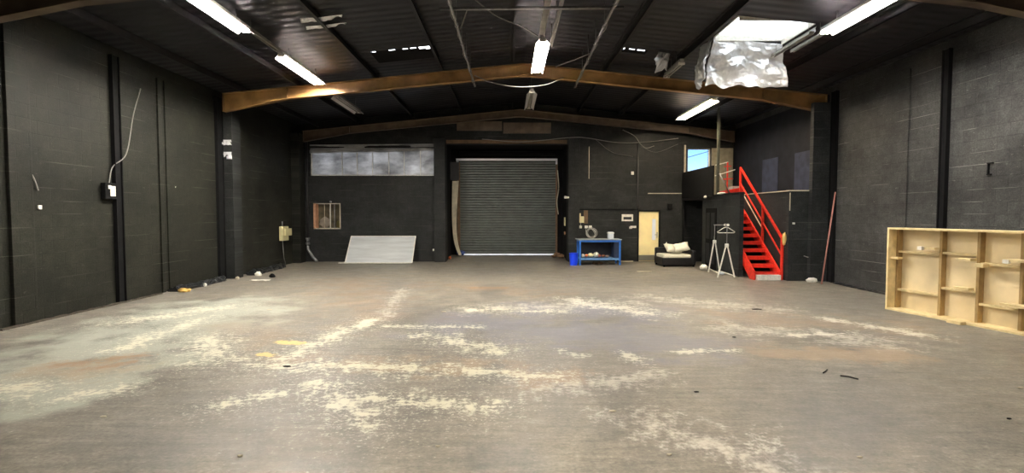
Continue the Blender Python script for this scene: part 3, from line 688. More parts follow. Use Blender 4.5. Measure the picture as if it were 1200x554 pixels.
mb = MB(); mb.box(XL+.1, XL+.106, 10.2, 10.33, 2.16, 2.36); mb.box(XL+.1, XL+.108, 10.15, 10.22, 2.3, 2.37); split_build(mb, 'label_patch', M_white, t)
tube_thing('wall_cable', cable([(XL+.04, 10.25, 2.42), (XL+.05, 10.35, 2.75), (XL+.13, 10.62, 3.05), (XL+.06, 10.95, 3.9), (XL+.05, 11.2, 4.5)]), .010, M_cable, 'thin pale cable running up left wall from the black box', 'cable')
tube_thing('wall_cable', cable([(XL+.02, 8.5, 2.75), (XL+.03, 8.56, 2.55), (XL+.02, 8.66, 2.4), (XL+.03, 8.72, 2.2)]), .012, M_cable, 'short pale wire stub on the left wall, nearest the camera', 'wire')
for i, (y, z, s, l) in enumerate([(8.75, 1.92, .035, 'small white fixing on left wall below the wire stub'), (8.3, 1.5, .045, 'small pale scuffed fixing low on left wall near the camera'), (12.3, 2.45, .025, 'tiny white fixing on left wall beyond the black box')]):
    mb = MB(); mb.box(XL, XL+.03, y-s, y+s, z-s, z+s, bev=.008); tag(origin(mb.build('wall_fixing', M_white), (XL, y, z)), l, 'fixing')
for z, hh, l in ((3.78, .07, 'upper torn silver tape patch on the left wall pier'), (3.42, .1, 'lower torn silver tape patch on the left wall pier')):
    o = sheet('tape_patch', [(XL+.02, 14.26, z+hh), (XL+.33, 14.26, z+hh)], [(XL+.02, 14.26, z-hh), (XL+.33, 14.26, z-hh)], 14, 8, .03, M_foil, None, .8, z); tag(o, l, 'tape')
# crumpled black sheeting and debris along the left wall base
def debris_bank(name, pts, r, m, label, seed):
    mb = MB(); bm = mb.bm; rows = []
    P = cable(pts, 16)
    for i, p in enumerate(P):
        row = []
        for k in range(9):
            a = math.pi*k/8; rr = r*(.7+.8*abs(noise.noise(Vector((i*.21, k*.5, seed)))))
            row.append(bm.verts.new((p.x+math.cos(a)*rr*1.3, p.y, max(0.0, math.sin(a)*rr)+p.z)))
        rows.append(row)
    for A, B in zip(rows, rows[1:]):
        for k in range(8): bm.faces.new([A[k], A[k+1], B[k+1], B[k]])
    bm.faces.new(rows[0]); bm.faces.new(rows[-1][::-1])
    bmesh.ops.recalc_face_normals(bm, faces=bm.faces)
    o = mb.build(name, m); return tag(origin(o, (P[0].x, P[0].y, 0)), label, 'plastic sheeting' if m is M_plastic_dark else 'debris')
debris_bank('crumpled_sheeting', [(XL+.16, 11.9, 0), (XL+.2, 13, 0), (XL+.16, 13.9, 0)], .13, M_plastic_dark, 'crumpled black plastic along foot of left wall before the pier', 2)
debris_bank('crumpled_sheeting', [(XL+.4, 15.1, 0), (XL+.3, 16.2, 0), (XL+.24, 17.4, 0)], .16, M_plastic_dark, 'crumpled black plastic along foot of left wall beyond the pier', 3)
debris_bank('skirting_debris', [(XL+.12, 7.9, 0), (XL+.1, 9.3, 0), (XL+.12, 10.2, 0), (XL+.1, 11.6, 0)], .03, mat('dark_grit', (58, 50, 40), .9, noise_amt=.5, nscale=12), 'thin line of brown debris along foot of the left wall', 5)
debris_bank('skirting_debris', [(XR-.12, 9.8, 0), (XR-.1, 11.3, 0), (XR-.12, 12.2, 0), (XR-.1, 13.2, 0)], .05, M_plastic_dark, 'dark crumpled sheeting along foot of the right wall', 7)
for i, (x, y, sx, sz, mm, l) in enumerate([(-7.35, 15.0, .09, .07, M_white, 'white triangular scrap by the left wall pier foot'), (-6.75, 14.6, .08, .06, M_black, 'small black lump on floor near the left wall'),
        (-7.5, 14.15, .06, .05, M_oldwood, 'pale broken piece at the foot of the left wall pier'), (-7.55, 11.9, .14, .05, mat('yellow_foam', (200, 165, 90), .8, noise_amt=.3), 'yellowish foam scrap at foot of left wall'),
        (-7.6, 12.8, .04, .05, M_white, 'small white scrap on black plastic at left wall')]):
    mb = MB(); mb.lump((x, y, sz*.7), (sx, sx*.7, sz), .45, 3, i+20); tag(origin(mb.build('scrap_piece', mm), (x, y, 0)), l, 'scrap')
o = sheet('paper_scrap', [(-7.0, 14.0, .02), (-6.5, 14.0, .02)], [(-7.0, 13.8, .02), (-6.5, 13.8, .02)], 14, 8, .02, M_white, None, .3, 3); tag(o, 'flat white paper scrap before the small black lump', 'paper')

# ------------------------------------------------------------------ blue workbench and things on it
t = thing('workbench', 'blue steel workbench with grey top and low shelf against back wall', 'workbench', (3.2, 18.3, 0))
bx0, bx1, by0, by1, bz = 2.50, 3.97, 18.05, 18.75, .92
MB().box(bx0-.05, bx1+.03, by0-.03, by1+.03, bz-.03, bz, bev=.006).build('top', M_grey, t)
for x in (bx0, bx1-.06):
    for y in (by0, by1-.06): MB().box(x, x+.06, y, y+.06, 0, bz-.03, bev=.004).build('leg', M_blue, t)
mb = MB(); mb.box(bx0+.06, bx1-.06, by0+.0, by0+.05, bz-.10, bz-.031); mb.box(bx0+.06, bx1-.06, by1-.05, by1, bz-.10, bz-.031); mb.box(bx0, bx0+.05, by0+.06, by1-.06, bz-.10, bz-.031); mb.box(bx1-.05, bx1, by0+.06, by1-.06, bz-.1, bz-.031); split_build(mb, 'apron', M_blue, t)
MB().box(bx0+.06, bx1-.06, by0+.01, by1-.01, .18, .25, bev=.004).build('shelf', mat('pale_blue_enamel', (96, 140, 190), .4, noise_amt=.2), t)
MB().box(bx1-.22, bx1-.07, by0+.07, by1-.07, .255, bz-.11).build('back_panel', mat('dark_blue_enamel', (40, 52, 78), .5, noise_amt=.3), t)
MB().box(bx0+.06, bx1-.06, by1-.02, by1-.005, .26, bz-.11).build('back_sheet', mat('navy_sheet', (28, 34, 46), .5, noise_amt=.3), t)
# wire coil
mb = MB(); cc = Vector((2.98, 18.35, bz+.21))
for k in range(5):
    a0 = k*.7; pts = []
    for j in range(33):
        a = 2*math.pi*j/32; rr = .17+.03*math.sin(k*2.1); p = Vector((math.cos(a)*rr, math.sin(a)*.03*k-.06+.03*k, math.sin(a)*rr*(.95)))
        p = Matrix.Rotation(.25*k-.4, 3, 'Z') @ p; pts.append(cc+p)
    mb.tube(pts, .009, 6)
tag(origin(mb.build('wire_coil', M_track), (2.98, 18.35, bz)), 'loose upright coil of pale wire on the blue workbench', 'wire coil')
mb = MB(); mb.box(3.55, 3.75, 18.2, 18.38, bz+.002, bz+.25, bev=.025); o = mb.build('plastic_tub', mat('milky_plastic', (205, 212, 222), .4), None); tag(origin(o, (3.65, 18.3, bz)), 'milky white plastic tub on right half of the blue workbench', 'tub')
mb = MB(); mb.box(3.535, 3.765, 18.185, 18.395, bz+.2, bz+.23, bev=.008); mb.build('rim', M_white, o)
stuff = [(2.66, .07, .07, M_white, 'small white carton at left end of the bench shelf'), (2.78, .06, .07, M_orange, 'orange packet on bench shelf beside the white carton'), (2.93, .12, .09, mat('cream_sack', (225, 215, 170), .8), 'cream plastic bag on the bench shelf, leftmost bag'),
         (3.12, .10, .11, M_cloth, 'pale rounded bag on the bench shelf, middle'), (3.24, .07, .07, mat('dull_red_rag', (165, 90, 70), .8), 'dull red rag on the bench shelf'), (3.38, .08, .06, mat('brown_packet', (130, 84, 60), .8), 'brown packet on the bench shelf'), (3.52, .07, .05, mat('grey_scrap', (160, 140, 130), .8), 'greyish scrap at right of the bench shelf')]
for i, (x, rx, rz, mm, l) in enumerate(stuff):
    mb = MB(); mb.lump((x, 18.22, .262+rz*.95), (rx*.9, .1, rz*.8), .2, 3, i+31); tag(origin(mb.build('bench_clutter', mm), (x, 18.22, .25)), l, 'clutter')
for i, (x, rx, mm) in enumerate([(3.1, .1, M_brownwood), (3.3, .14, M_rubble), (3.55, .06, M_oldwood)]):
    mb = MB(); mb.lump((x, 18.4, .04), (rx*.8, .1, .045), .3, 3, i+41); tag(origin(mb.build('scrap_piece', mm), (x, 18.4, 0)), ['brown wood scrap on the floor under bench, left', 'brown rubble on the floor under the middle of the bench', 'pale scrap on the floor under bench, right'][i], 'scrap')
# blue bin
mb = MB()
for k in range(1):
    prof = [(.135, 0), (.16, .40), (.175, .41), (.175, .43), (.15, .43), (.145, .41), (.125, .02)]
    bm = mb.bm; rings = []
    for r_, z in prof: rings.append([bm.verts.new((2.31+r_*math.cos(2*math.pi*j/20)*.98, 18.12+r_*math.sin(2*math.pi*j/20), z)) for j in range(20)])
    for A, B in zip(rings, rings[1:]):
        for j in range(20): bm.faces.new([A[j], A[(j+1) % 20], B[(j+1) % 20], B[j]])
    bm.faces.new(rings[0][::-1]); bm.faces.new(rings[-1])
    bmesh.ops.recalc_face_normals(bm, faces=bm.faces)
tag(origin(mb.build('blue_bin', M_bluebin), (2.31, 18.12, 0)), 'bright blue plastic bin left of the workbench', 'bin')

# ------------------------------------------------------------------ fittings on right back wall
yw = YB
mb = MB(); mb.box(2.68, 5.0, yw-.04, yw, 1.97, 2.0); tag(origin(mb.build('trunking', M_black), (3.8, yw, 1.97)), 'thin black trunking line above the workbench leading to yellow door', 'trunking')
t = thing('distribution_box', 'cream electrical box on back wall above left end of workbench', 'electrical box', (2.75, yw, 1.4))
MB().box(2.66, 2.86, yw-.12, yw, 1.48, 1.72, bev=.01).build('case', M_creambox, t); MB().box(2.66, 2.74, yw-.1, yw, 1.72, 1.84, bev=.008).build('upper_box', M_creambox, t)
mb = MB(); mb.tube([(2.74, yw-.03, 1.38), (2.74, yw-.03, 1.48)], .012, 8); mb.build('conduit', M_galv, t)
mb = MB(); mb.box(2.86, 3.02, yw-.02, yw, 1.45, 1.95); mb.build('back_board', M_brownwood, t)
for x, l in ((2.73, 'white wall socket under the cream electrical box, left of three'), (2.96, 'white wall socket above bench, middle of three'), (3.11, 'white wall socket above bench, right of three')):
    t = thing('wall_socket', l, 'socket', (x, yw, 1.32), 'sockets above the workbench'); pl = MB().box(x-.06, x+.06, yw-.04, yw, 1.27, 1.37, bev=.01).build('plate', M_white, t)
    MB().box(x-.02, x+.02, yw-.052, yw-.04, 1.3, 1.34, bev=.004).build('switch', M_white, pl)
t = thing('framed_notice', 'white framed notice with dark picture left of yellow door', 'picture', (4.52, yw, 1.66))
MB().box(4.31, 4.74, yw-.03, yw, 1.54, 1.80, bev=.005).build('frame', M_white, t); MB().box(4.37, 4.68, yw-.034, yw-.0305, 1.60, 1.70).build('print', M_photo, t)
t = thing('light_switch', 'white double switch between the framed notice and yellow door', 'switch', (4.72, yw, 1.33))
MB().box(4.64, 4.86, yw-.04, yw, 1.28, 1.36, bev=.01).build('plate', M_white, t); MB().box(4.60, 4.70, yw-.06, yw-.0, 1.25, 1.33, bev=.01).build('box', M_white, t)
mb = MB(); mb.tube([(4.9, yw-.04, 2.02), (4.9, yw-.04, 4.5)], .02, 8); tag(origin(mb.build('conduit', M_cabled), (4.9, yw-.04, 2)), 'dark vertical conduit above left side of yellow door', 'conduit')
mb = MB(); mb.box(4.65, 4.75, yw-.05, yw, 3.3, 3.42, bev=.008); tag(origin(mb.build('sensor_box', M_white), (4.7, yw, 3.3)), 'tiny white square box high on back wall beside the conduit', 'sensor')
mb = MB(); mb.box(3.04, 3.06, yw-.02, yw, 3.15, 4.36); tag(origin(mb.build('conduit', M_oldwood), (3.05, yw, 3.15)), 'thin pale vertical strip high on back wall right of the pier', 'conduit')
mb = MB(); mb.box(5.3, 6.66, yw-.02, yw, 2.58, 2.61); tag(origin(mb.build('timber_batten', M_oldwood), (6.0, yw, 2.58)), 'thin pale horizontal strip above the yellow door reaching the upright batten', 'batten')
mb = MB(); mb.box(6.05, 6.22, yw-.08, yw, 1.98, 2.2, bev=.01); tag(origin(mb.build('alarm_box', M_black), (6.1, yw, 1.98)), 'small black box on back wall right of yellow door head', 'box')
mb = MB(); mb.tube([(5.72, yw-.04, .5), (5.72, yw-.04, .5)], .001, 3)
mb.bm.clear(); mb.tube([(6.02, yw-.04, .55), (6.02, yw-.04, .62), (6.02, yw-.04, .75)], [.06, .045, .01], 10)
tag(origin(mb.build('wall_bell', M_white), (6.02, yw-.04, .55)), 'small white cone fitting low on the wall right of yellow door', 'fitting')
tube_thing('overhead_cable', cable([(-1.0, yw-.1, 4.62), (.5, yw-.13, 4.52), (2.3, yw-.26, 4.66), (3.0, yw-.1, 4.66), (4.1, yw-.1, 4.5), (5.2, yw-.1, 4.52), (6.4, yw-.1, 4.66)]), .014, M_cable, 'long sagging pale cable across the top of the back wall', 'cable')
tube_thing('overhead_cable', cable([(3.3, yw-.07, 4.6), (3.9, yw-.07, 4.15), (4.7, yw-.07, 3.98)]), .010, M_cabled, 'thin cable curving down from the sagging cable, left', 'cable')
tube_thing('overhead_cable', cable([(4.3, yw-.07, 4.98), (4.75, yw-.07, 4.75), (4.98, yw-.07, 4.45), (5.2, yw-.07, 4.3), (5.5, yw-.07, 4.38)]), .012, M_cable, 'short cable hooking down onto the conduit over yellow door', 'cable')
tube_thing('overhead_cable', cable([(5.0, yw-.05, 4.35), (5.6, yw-.05, 4.15), (6.4, yw-.05, 4.45)]), .009, M_cabled, 'thin cable looping between conduit and upright batten', 'cable')

# yellow door
x0, x1, z0, z1 = DOOR2
o = struct(MB().box(x0+.05, x1-.05, YB+.06, YB+.10, .01, z1-.05, bev=.003).build('door_2', M_cream))
mb = MB(); mb.box(x0, x0+.05, YB-.01, YB+.2, 0, z1); mb.box(x1-.05, x1, YB-.01, YB+.2, 0, z1); mb.box(x0+.05, x1-.05, YB-.01, YB+.2, z1-.05, z1); mb.build('door_frame', M_black, o)
MB().box(x1-.30, x1-.16, YB+.045, YB+.0595, .82, 1.62, bev=.004).build('vision_panel', mat('frosted_white_glass', (238, 242, 250), .2), o)
MB().box(x0+.06, x1-.06, YB+.05, YB+.0595, .03, .24).build('kick_plate', M_kick, o)
mb = MB(); mb.box(x1-.12, x1-.09, YB+.045, YB+.0595, .9, 1.12); mb.tube([(x1-.105, YB+.03, 1.02), (x1-.2, YB+.03, 1.02)], .01, 8); mb.build('handle', M_galv, o)
MB().box(x0-.0, x1, YB+.2, YB+.24, 0, z1).build('backing', M_black, o)
mb = MB(); mb.box(4.25, 4.7, 19.2, 19.3, 0, .05, bev=.01); tag(origin(mb.build('offcut_strip', M_oldwood), (4.45, 19.25, 0)), 'pale offcut on floor left of the yellow door', 'offcut')

# ------------------------------------------------------------------ black sofa with cushions
t = thing('sofa', 'low black leather sofa with cream seat beside the yellow door', 'sofa', (5.85, 17.85, 0))
sx0, sx1, sy0, sy1 = 5.28, 6.42, 17.45, 18.5
MB().box(sx0, sx1, sy0, sy1, .05, .30, bev=.04).build('base', M_blackgloss, t)
MB().box(sx0+.01, sx1-.16, sy0+.01, sy1-.2, .302, .42, bev=.045).build('seat_cushion', M_cloth, t)
MB().box(sx1-.15, sx1+.02, sy0-.02, sy1, .10, .56, bev=.06).build('armrest', M_blackgloss, t)
MB().box(sx0, sx1-.16, sy1-.19, sy1, .10, .62, bev=.06).build('backrest', M_blackgloss, t)
mb = MB()
for x in (sx0+.04, sx1-.09):
    for y in (sy0+.04, sy1-.1): mb.box(x, x+.05, y, y+.05, 0, .05)
split_build(mb, 'foot', M_black, t)
def pillow(name, c, sx, sy, sz, rot, label):
    bm = bmesh.new(); n = 14; top = []; bot = []
    for j in range(n+1):
        for sgn, store in ((1, top), (-1, bot)):
            row = []
            for i in range(n+1):
                u = i/n*2-1; v = j/n*2-1; h = ((1-u**4)*(1-v**4))**.5
                pinch = 1-.12*(1-abs(u*v))*max(abs(u), abs(v))**4
                row.append(bm.verts.new((u*sx*pinch, v*sy*pinch, sgn*sz*h*(1+.25*noise.noise(Vector((u*2, v*2, sgn+c[0])))))))
            store.append(row)
    for g_ in (top, bot):
        for A, B in zip(g_, g_[1:]):
            for i in range(n): bm.faces.new([A[i], A[i+1], B[i+1], B[i]])
    bmesh.ops.remove_doubles(bm, verts=bm.verts, dist=1e-4); bmesh.ops.recalc_face_normals(bm, faces=bm.faces)
    for f in bm.faces: f.smooth = True
    me = bpy.data.meshes.new(name); bm.to_mesh(me); bm.free(); me.materials.append(mat('white_pillowcase', (226, 222, 206), .85, bump=.3, bscale=18))
    o = bpy.data.objects.new(name, me); C.objects.link(o); o.location = c; o.rotation_euler = rot; return tag(o, label, 'pillow')
pillow('pillow', (5.80, 18.02, .60), .30, .2, .09, (R(38), R(6), R(12)), 'white pillow leaning on the sofa back, the left one')
pillow('pillow', (6.0, 17.70, .66), .26, .19, .09, (R(42), R(-12), R(-10)), 'white pillow propped at right end of the sofa, in front')

# ------------------------------------------------------------------ mezzanine block with stairs
MZ = 2.42
def st(mb, name, m): return struct(mb.build(name, m))
st(MB().box(6.6, 6.72, 14.6, 17.4, 0, MZ), 'wall_mezzanine_side', M_mezzs)
mb = MB(); mb.box(7.55, XR, 13.76, 13.88, 0, MZ); st(mb, 'wall_mezzanine_front', M_mezz)
st(MB().box(7.55, 7.65, 13.88, 16.95, 0, MZ), 'wall_mezzanine_stair', M_mezzs)
st(MB().box(6.72, 7.55, 17.4, 17.5, 0, MZ-.12), 'wall_mezzanine_rear', M_black)
mb = MB(); mb.box(6.6, XR, 17.0, YB, MZ-.11, MZ+.0); mb.box(7.66, XR, 13.9, 17.0, MZ-.11, MZ); st(mb, 'floor_mezzanine', M_steel_dark)
o = struct(MB().box(6.575, 6.6, 16.2, 17.05, .02, 2.0, bev=.003).build('door_3', M_black))
mb = MB()
for (a, b, c, d) in ((16.27, 16.57, .2, .85), (16.67, 16.97, .2, .85), (16.27, 16.57, 1.0, 1.85), (16.67, 16.97, 1.0, 1.85)): mb.box(6.562, 6.5745, a, b, c, d, bev=.004)
split_build(mb, 'door_panel', mat('scuffed_black', (34, 36, 36), .7, noise_amt=.4, spec=.2), o)
mb = MB(); mb.box(6.555, 6.5745, 16.25, 16.29, .9, 1.1); mb.build('handle', M_galv, o)
# pale edge battens
for (q, l) in [((7.53, 8.59, 13.73, 13.9, MZ, MZ+.03), 'whitish timber edging along the top of the mezzanine front wall'), ((7.52, 7.66, 13.9, 16.9, MZ, MZ+.025), 'whitish timber edging running back beside the stairwell'),
               ((6.58, 6.73, 14.6, 17.2, MZ, MZ+.02), 'dark edging along the top of the mezzanine side wall')]:
    mb = MB(); mb.box(*q, bev=.004); tag(origin(mb.build('edge_batten', M_oldwood if 'whitish' in l else M_steel_dark), (q[0], q[2], MZ)), l, 'batten')
mb = MB(); mb.box(6.74, 7.5, 16.97, 16.999, MZ-.14, MZ-.02); tag(origin(mb.build('edge_batten', M_pine), (7.1, 16.98, MZ-.14)), 'raw pine batten at the head of the red stairs', 'batten')
mb = MB(); mb.box(7.56, 7.58, 13.745, 13.759, 1.9, 2.38); tag(origin(mb.build('paint_strip', M_oldwood), (7.57, 13.75, 1.9)), 'thin pale strip below the edging right of the stairs', 'strip')

t = thing('staircase', 'steep red steel staircase rising to the mezzanine with a handrail', 'staircase', (7.1, 14.0, 0))
rise, run, y00 = MZ/12, .245, 14.02
for i in range(1, 12):
    y = y00+run*(i-1); z = rise*i
    mb = MB(); mb.box(6.78, 7.44, y, y+.25, z-.02, z); mb.box(6.78, 7.44, y-.004, y+.012, z-.10, z); mb.box(6.78, 7.44, y+.24, y+.25, z-.05, z); mb.build('tread', M_red, t)
y1 = y00+run*11; sl = rise/run
def stz(y): return rise+(y-y00)*sl
for x in (6.73, 7.44):
    mb = MB(); mb.prism([(y00-.08, 0), (y00+.18, 0), (y1+.1, stz(y1)-.25), (y1+.1, stz(y1)-.02), (y00-.08, .22)], 'x', x, x+.045); mb.build('stringer', M_red, t)
rail = lambda dz, ya, yb: ((7.49, ya, stz(ya)+dz), (7.49, yb, stz(yb)+dz))
for nm, dz, ya, yb, wd, mm in (('handrail', 1.0, 13.92, 16.58, .055, M_red), ('middle_rail', .52, 13.95, 16.55, .035, M_red), ('lower_rail', .32, 15.05, 16.3, .025, M_oldwood)):
    p, q = rail(dz, ya, yb); mb = MB(); mb.bar(p, q, wd, wd); mb.build(nm, mm, t)
for y, zb in ((13.95, 0), (15.05, stz(15.05)-.2), (16.55, stz(16.55)-.2)):
    mb = MB(); mb.box(7.46, 7.52, y-.03, y+.03, zb, stz(y)+1.0+.02, bev=.004); mb.build('post', M_red, t)
mb = MB(); mb.box(6.8, 7.44, 13.87, 14.0, 0, .14, bev=.008); tag(origin(mb.build('step_block', M_white), (7.1, 13.95, 0)), 'white block under the bottom tread of the red stairs', 'block')
mb = MB(); mb.lump((7.5, 13.87, 1.12), (.05, .04, .17), .5, 3, 3); tag(origin(mb.build('cloth_scrap', mat('yellow_cloth', (225, 195, 120), .8)), (7.5, 13.87, 1.0)), 'yellowish rag tied at foot post of the red handrail', 'rag')

# upper railings and clutter on the platform
mb = MB(); mb.box(6.53, 6.58, 16.4, 19.3, MZ-.02, 3.36); 
o = tag(origin(mb.build('balustrade_panel', M_black), (6.55, 17.8, MZ)), 'solid black balustrade panel along left edge of the platform', 'balustrade')
t = thing('steel_post', 'slim olive steel post rising from the platform to the roof', 'post', (6.98, 17.1, MZ))
mb = MB(); mb.box(6.94, 7.02, 17.06, 17.14, MZ, roof_z(6.98)-.0, bev=.004); mb.build('shaft', M_post, t); MB().box(6.9, 7.06, 17.02, 17.18, MZ, MZ+.02).build('base_plate', M_post, t)
t = thing('landing_rail', 'small red and white guard rail at the head of the stairs', 'railing', (7.4, 17.3, MZ))
MB().box(7.36, 7.40, 17.28, 17.32, MZ, 3.55, bev=.004).build('post', M_red, t)
for p, q in (((6.98, 17.34, 3.1), (7.62, 17.25, 3.30)), ((7.0, 17.36, 3.46), (7.4, 17.3, 3.56))):
    mb = MB(); mb.bar(p, q, .03, .03); mb.build('rail', M_white, t)
mb = MB(); mb.bar((7.22, 17.27, 2.98), (7.56, 17.27, 3.0), .03, .04); mb.bar((7.25, 17.27, 3.4), (7.5, 17.27, 3.42), .02, .03); split_build(mb, 'bracket', M_red, t)
mb = MB(); mb.prism([(7.0, MZ+.001), (7.9, MZ+.001), (7.9, MZ+.30), (7.6, MZ+.24), (7.05, MZ+.14)], 'y', 17.18, 17.21); tag(origin(mb.build('toe_board', M_red), (7.4, 17.2, MZ)), 'worn red toe board on the platform edge above the stairs', 'toe board')
mb = MB(); mb.box(7.55, 7.9, 17.25, 17.6, MZ+.3, MZ+.33); mb.box(7.55, 7.9, 17.25, 17.6, MZ, MZ+.3); tag(origin(mb.build('pale_box', mat('pale_grey_box', (178, 170, 168), .7, noise_amt=.2)), (7.7, 17.4, MZ)), 'pale grey box on the platform behind the red toe board', 'box')
mb = MB(); mb.tube([(7.0, 17.02, 3.15), (7.42, 17.10, MZ+.02)], .02, 8); tag(origin(mb.build('loose_bar', M_galv), (7.2, 17.23, MZ)), 'thin grey bar leaning diagonally beside the olive post', 'bar')
mb = MB(); mb.lump((6.49, 16.9, MZ-.05), (.03, .1, .045), .4, 3, 3); tag(origin(mb.build('torn_wrap', M_white), (6.50, 16.9, MZ-.1)), 'torn white wrap stuck on the left edge of the platform', 'scrap')
mb = MB(); mb.lump((6.56, 15.8, MZ+.03), (.05, .3, .03), .4, 3, 5); tag(origin(mb.build('torn_wrap', M_white), (6.56, 15.8, MZ)), 'torn pale strip on the platform edge left of the toe board', 'scrap')
mb = MB(); mb.tube([(6.62, 19.35, 0), (6.62, 19.35, MZ-.11)], .04, 8); tag(origin(mb.build('prop_post', M_black), (6.62, 19.35, 0)), 'black post under the platform corner right of the sofa', 'post')

# pale bits right of the stairs
tube_thing('loose_cable', cable([(8.22, 13.7, 1.32), (8.1, 13.7, 1.22), (8.16, 13.7, .9), (8.1, 13.7, .66), (7.95, 13.7, .68)]), .012, M_cable, 'pale wire stub on the mezzanine front wall near the corner', 'cable')
mb = MB(); mb.box(7.65, 7.71, 13.73, 13.759, 1.53, 1.58, bev=.006); tag(origin(mb.build('wall_fixing', M_white), (7.68, 13.75, 1.53)), 'tiny white fixing on the mezzanine front wall beside stairs', 'fixing')
mb = MB(); mb.lump((8.06, 13.5, .05), (.14, .09, .07), .3, 3, 9); tag(origin(mb.build('white_bundle', M_white), (8.06, 13.5, 0)), 'crumpled white bundle on floor at mezzanine wall corner', 'bundle')
# leaning pole
mb = MB(); mb.tube([(8.08, 13.1, 0.0), (8.50, 13.3, 2.38)], [.018, .016], 10); tag(origin(mb.build('leaning_pole', M_pinkpole), (8.08, 13.1, 0)), 'long thin dusty pink pole leaning on the right wall', 'pole')
# bracket on the right wall
mb = MB(); mb.box(XR-.03, XR, 9.13, 9.15, 2.5, 2.72); mb.box(XR-.04, XR, 9.05, 9.15, 2.70, 2.72); mb.box(XR-.04, XR, 9.08, 9.15, 2.5, 2.52)
tag(origin(mb.build('wall_bracket', M_black), (XR, 9.14, 2.5)), 'small black angular bracket on right wall above the timber frame', 'bracket')

# ------------------------------------------------------------------ clothes rail
t = thing('clothes_rail', 'white collapsible clothes rail with two folding end frames', 'clothes rail', (6.25, 15.0, 0))
def aframe(cx, cy, half, apexz, hz):
    mb = MB(); mb.bar((cx-half, cy, .012), (cx-.02, cy, apexz), .03, .03); mb.bar((cx+half, cy, .012), (cx+.02, cy, apexz), .03, .03); split_build(mb, 'end_frame', M_white, t)
    mb = MB(); mb.box(cx-.05, cx+.05, cy-.03, cy+.03, apexz-.06, apexz+.05, bev=.015); mb.build('joint', M_white, t)
    mb = MB(); mb.tube([(cx, cy, apexz), (cx, cy, hz)], .012, 8); lab(mb.build('upright', M_galv, t), 'thin grey telescopic upright')
aframe(6.17, 14.42, .24, .92, 1.50); aframe(6.36, 15.75, .175, .96, 1.47)
mb = MB(); mb.tube([(6.17, 14.36, 1.50), (6.36, 15.8, 1.47)], .014, 8); mb.build('hanging_bar', M_galv, t)
mb = MB(); mb.tube([(6.41, 14.42, .06), (6.5, 15.75, .06)], .014, 8); mb.tube([(5.98, 14.42, .12), (6.22, 15.75, .12)], .012, 8); split_build(mb, 'base_bar', M_white, t)
mb = MB()
for c_ in ((6.17, 14.36, 1.50), (6.2, 14.62, 1.495)): mb.tube([(c_[0], c_[1]-.02, c_[2]), (c_[0], c_[1]+.02, c_[2])], .035, 10)
split_build(mb, 'end_knob', M_white, t)
# hanger
mb = MB(); cx, cy, cz = 6.18, 14.5, 1.50
mb.tube(cable([(cx-.25, cy, cz-.2), (cx, cy, cz-.07), (cx+.25, cy, cz-.2)], 6), .012, 8); mb.tube([(cx-.25, cy, cz-.2), (cx-.22, cy, cz-.225), (cx+.22, cy, cz-.225), (cx+.25, cy, cz-.2)], .011, 8)
o = mb.build('coat_hanger', M_white); tag(origin(o, (cx, cy, cz-.22)), 'white coat hanger hanging on near end of the clothes rail', 'hanger')
mb = MB(); mb.tube([(cx, cy, cz-.07), (cx, cy, cz-.02), (cx+.03, cy, cz+.0), (cx+.02, cy, cz+.03), (cx-.02, cy, cz+.03)], .006, 6); mb.build('hook', M_galv, o)
mb = MB(); mb.lump((6.25, 16.3, .1), (.11, .12, .1), .2, 3, 2); tag(origin(mb.build('crumpled_bag', M_white), (6.25, 16.3, 0)), 'rounded white crumpled bag behind the clothes rail', 'bag')
mb = MB(); mb.lump((6.36, 15.2, .04), (.07, .14, .04), .3, 3, 7); tag(origin(mb.build('crumpled_bag', mat('pale_blue_bag', (176, 186, 196), .6)), (6.36, 15.2, 0)), 'flat pale bag under the middle of the clothes rail', 'bag')

# ------------------------------------------------------------------ big timber stage frame on its side, right
fr = thing('timber_frame_panel', 'large shallow pine and plywood frame standing on its long edge by right wall', 'timber frame', (7.17, 9.64, 0))
fr.rotation_euler = (0, 0, math.atan2(-2.09, .43))
bpy.context.view_layer.update()
# local: x along the length towards the camera, y = thickness towards the wall (left-hand side is +y)
L, H, T = 3.02, 1.55, .30
def fbox(name, q, m, bev=.002):
    mb = MB(); mb.box(*q, bev=bev); o = mb.build(name, m); o.parent = fr; return o
fbox('plywood_back', (0.03, L-.03, T-.02, T, .03, H-.03), M_ply)
fbox('rim_board', (0, L, 0, T, H-.032, H), M_pine); fbox('rim_board', (0, L, 0, T, 0, .032), M_pine)
fbox('rim_board', (0, .034, 0, T, .032, H-.032), M_pine); fbox('rim_board', (L-.034, L, 0, T, .032, H-.032), M_pine)
studs = [.86, 1.46, 2.06, 2.62]
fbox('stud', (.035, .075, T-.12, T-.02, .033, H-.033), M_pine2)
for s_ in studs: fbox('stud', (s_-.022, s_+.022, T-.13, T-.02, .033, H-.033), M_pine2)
ed = [.075] + studs
for i, (a, b, z) in enumerate([(.075, .838, 1.10), (.882, 1.438, 1.13), (1.482, 2.038, 1.00), (2.082, 2.598, 1.05), (.075, .838, .38), (.882, 1.438, .52), (1.482, 2.038, .34), (2.082, 2.598, .42)]):
    fbox('noggin', (a, b, T-.115, T-.021, z-.02, z+.02), M_pine)
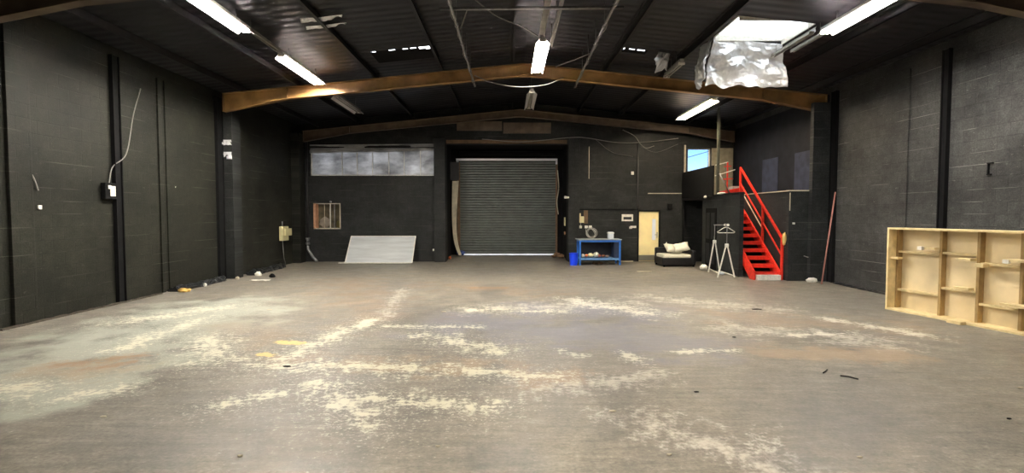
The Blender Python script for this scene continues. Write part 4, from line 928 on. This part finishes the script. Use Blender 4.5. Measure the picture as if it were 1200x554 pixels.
for (a, b, y0, y1, z, hh) in [(.0341, .034+.14, .05, T-.13, .98, .02), (.60, .84, .06, .16, 1.20, .018), (1.2, 1.44, .02, .14, .58, .02), (1.24, 1.45, .02, .15, 1.06, .018), (1.9, 2.30, .0, .16, .42, .022), (1.5, 1.62, .05, .17, .98, .03), (1.92, 2.3, .02, .16, 1.1, .02)]:
    fbox('timber_offcut', (a, b, y0, y1, z-hh, z+hh), M_pine)
for (a, z) in ((.62, 1.20), (2.0-.05, 1.08)):
    fbox('white_block', (a-.04, a+.04, .055-.05, .058, z-.03, z+.03), M_white)
fbox('foot_block', (1.22, 1.44, -.12, -.001, 0, .05), M_pine)

# ------------------------------------------------------------------ litter on the floor
lit = [(3.75, 5.55, 'small dark twig on floor in the right foreground', M_black), (3.62, 5.75, 'dark twig crossing the right foreground twig', M_black)]
for i, (x, y, l, mm) in enumerate(lit):
    mb = MB(); mb.tube([(x-.06, y+.05*(1-2*i), .008), (x, y, .012), (x+.06, y-.07*(1-2*i), .008)], .007, 6); tag(origin(mb.build('twig', mm), (x, y, 0)), l, 'twig')
chips = [(-2.62, 6.0, .05), (-.55, 3.9, .02), (.95, 4.6, .03), (1.9, 5.1, .025), (-3.6, 4.5, .03), (2.6, 3.7, .02), (3.3, 7.4, .03), (-1.2, 9.4, .05), (.7, 10.6, .04), (4.7, 9.6, .09), (-4.5, 9.6, .06), (5.3, 5.2, .03), (4.4, 4.4, .02), (-2.0, 3.75, .02), (1.2, 3.75, .02)]
for i, (x, y, s) in enumerate(chips):
    mb = MB(); mb.lump((x, y, .006), (s, s*.5, .008), .5, 2, i+60); tag(origin(mb.build('floor_chip', M_oldwood if i % 3 else M_black), (x, y, 0)), 'tiny pale chip of debris lying on the bare floor' if i % 3 else 'tiny black chip of debris lying on the bare floor', 'chip', 'pale chips on the floor' if i % 3 else 'black chips on the floor')
mb = MB(); mb.box(4.05, 4.5, 16.0, 16.06, 0, .02); tag(origin(mb.build('offcut_strip', M_oldwood), (4.3, 16, 0)), 'thin pale strip on floor in front of the workbench', 'offcut')
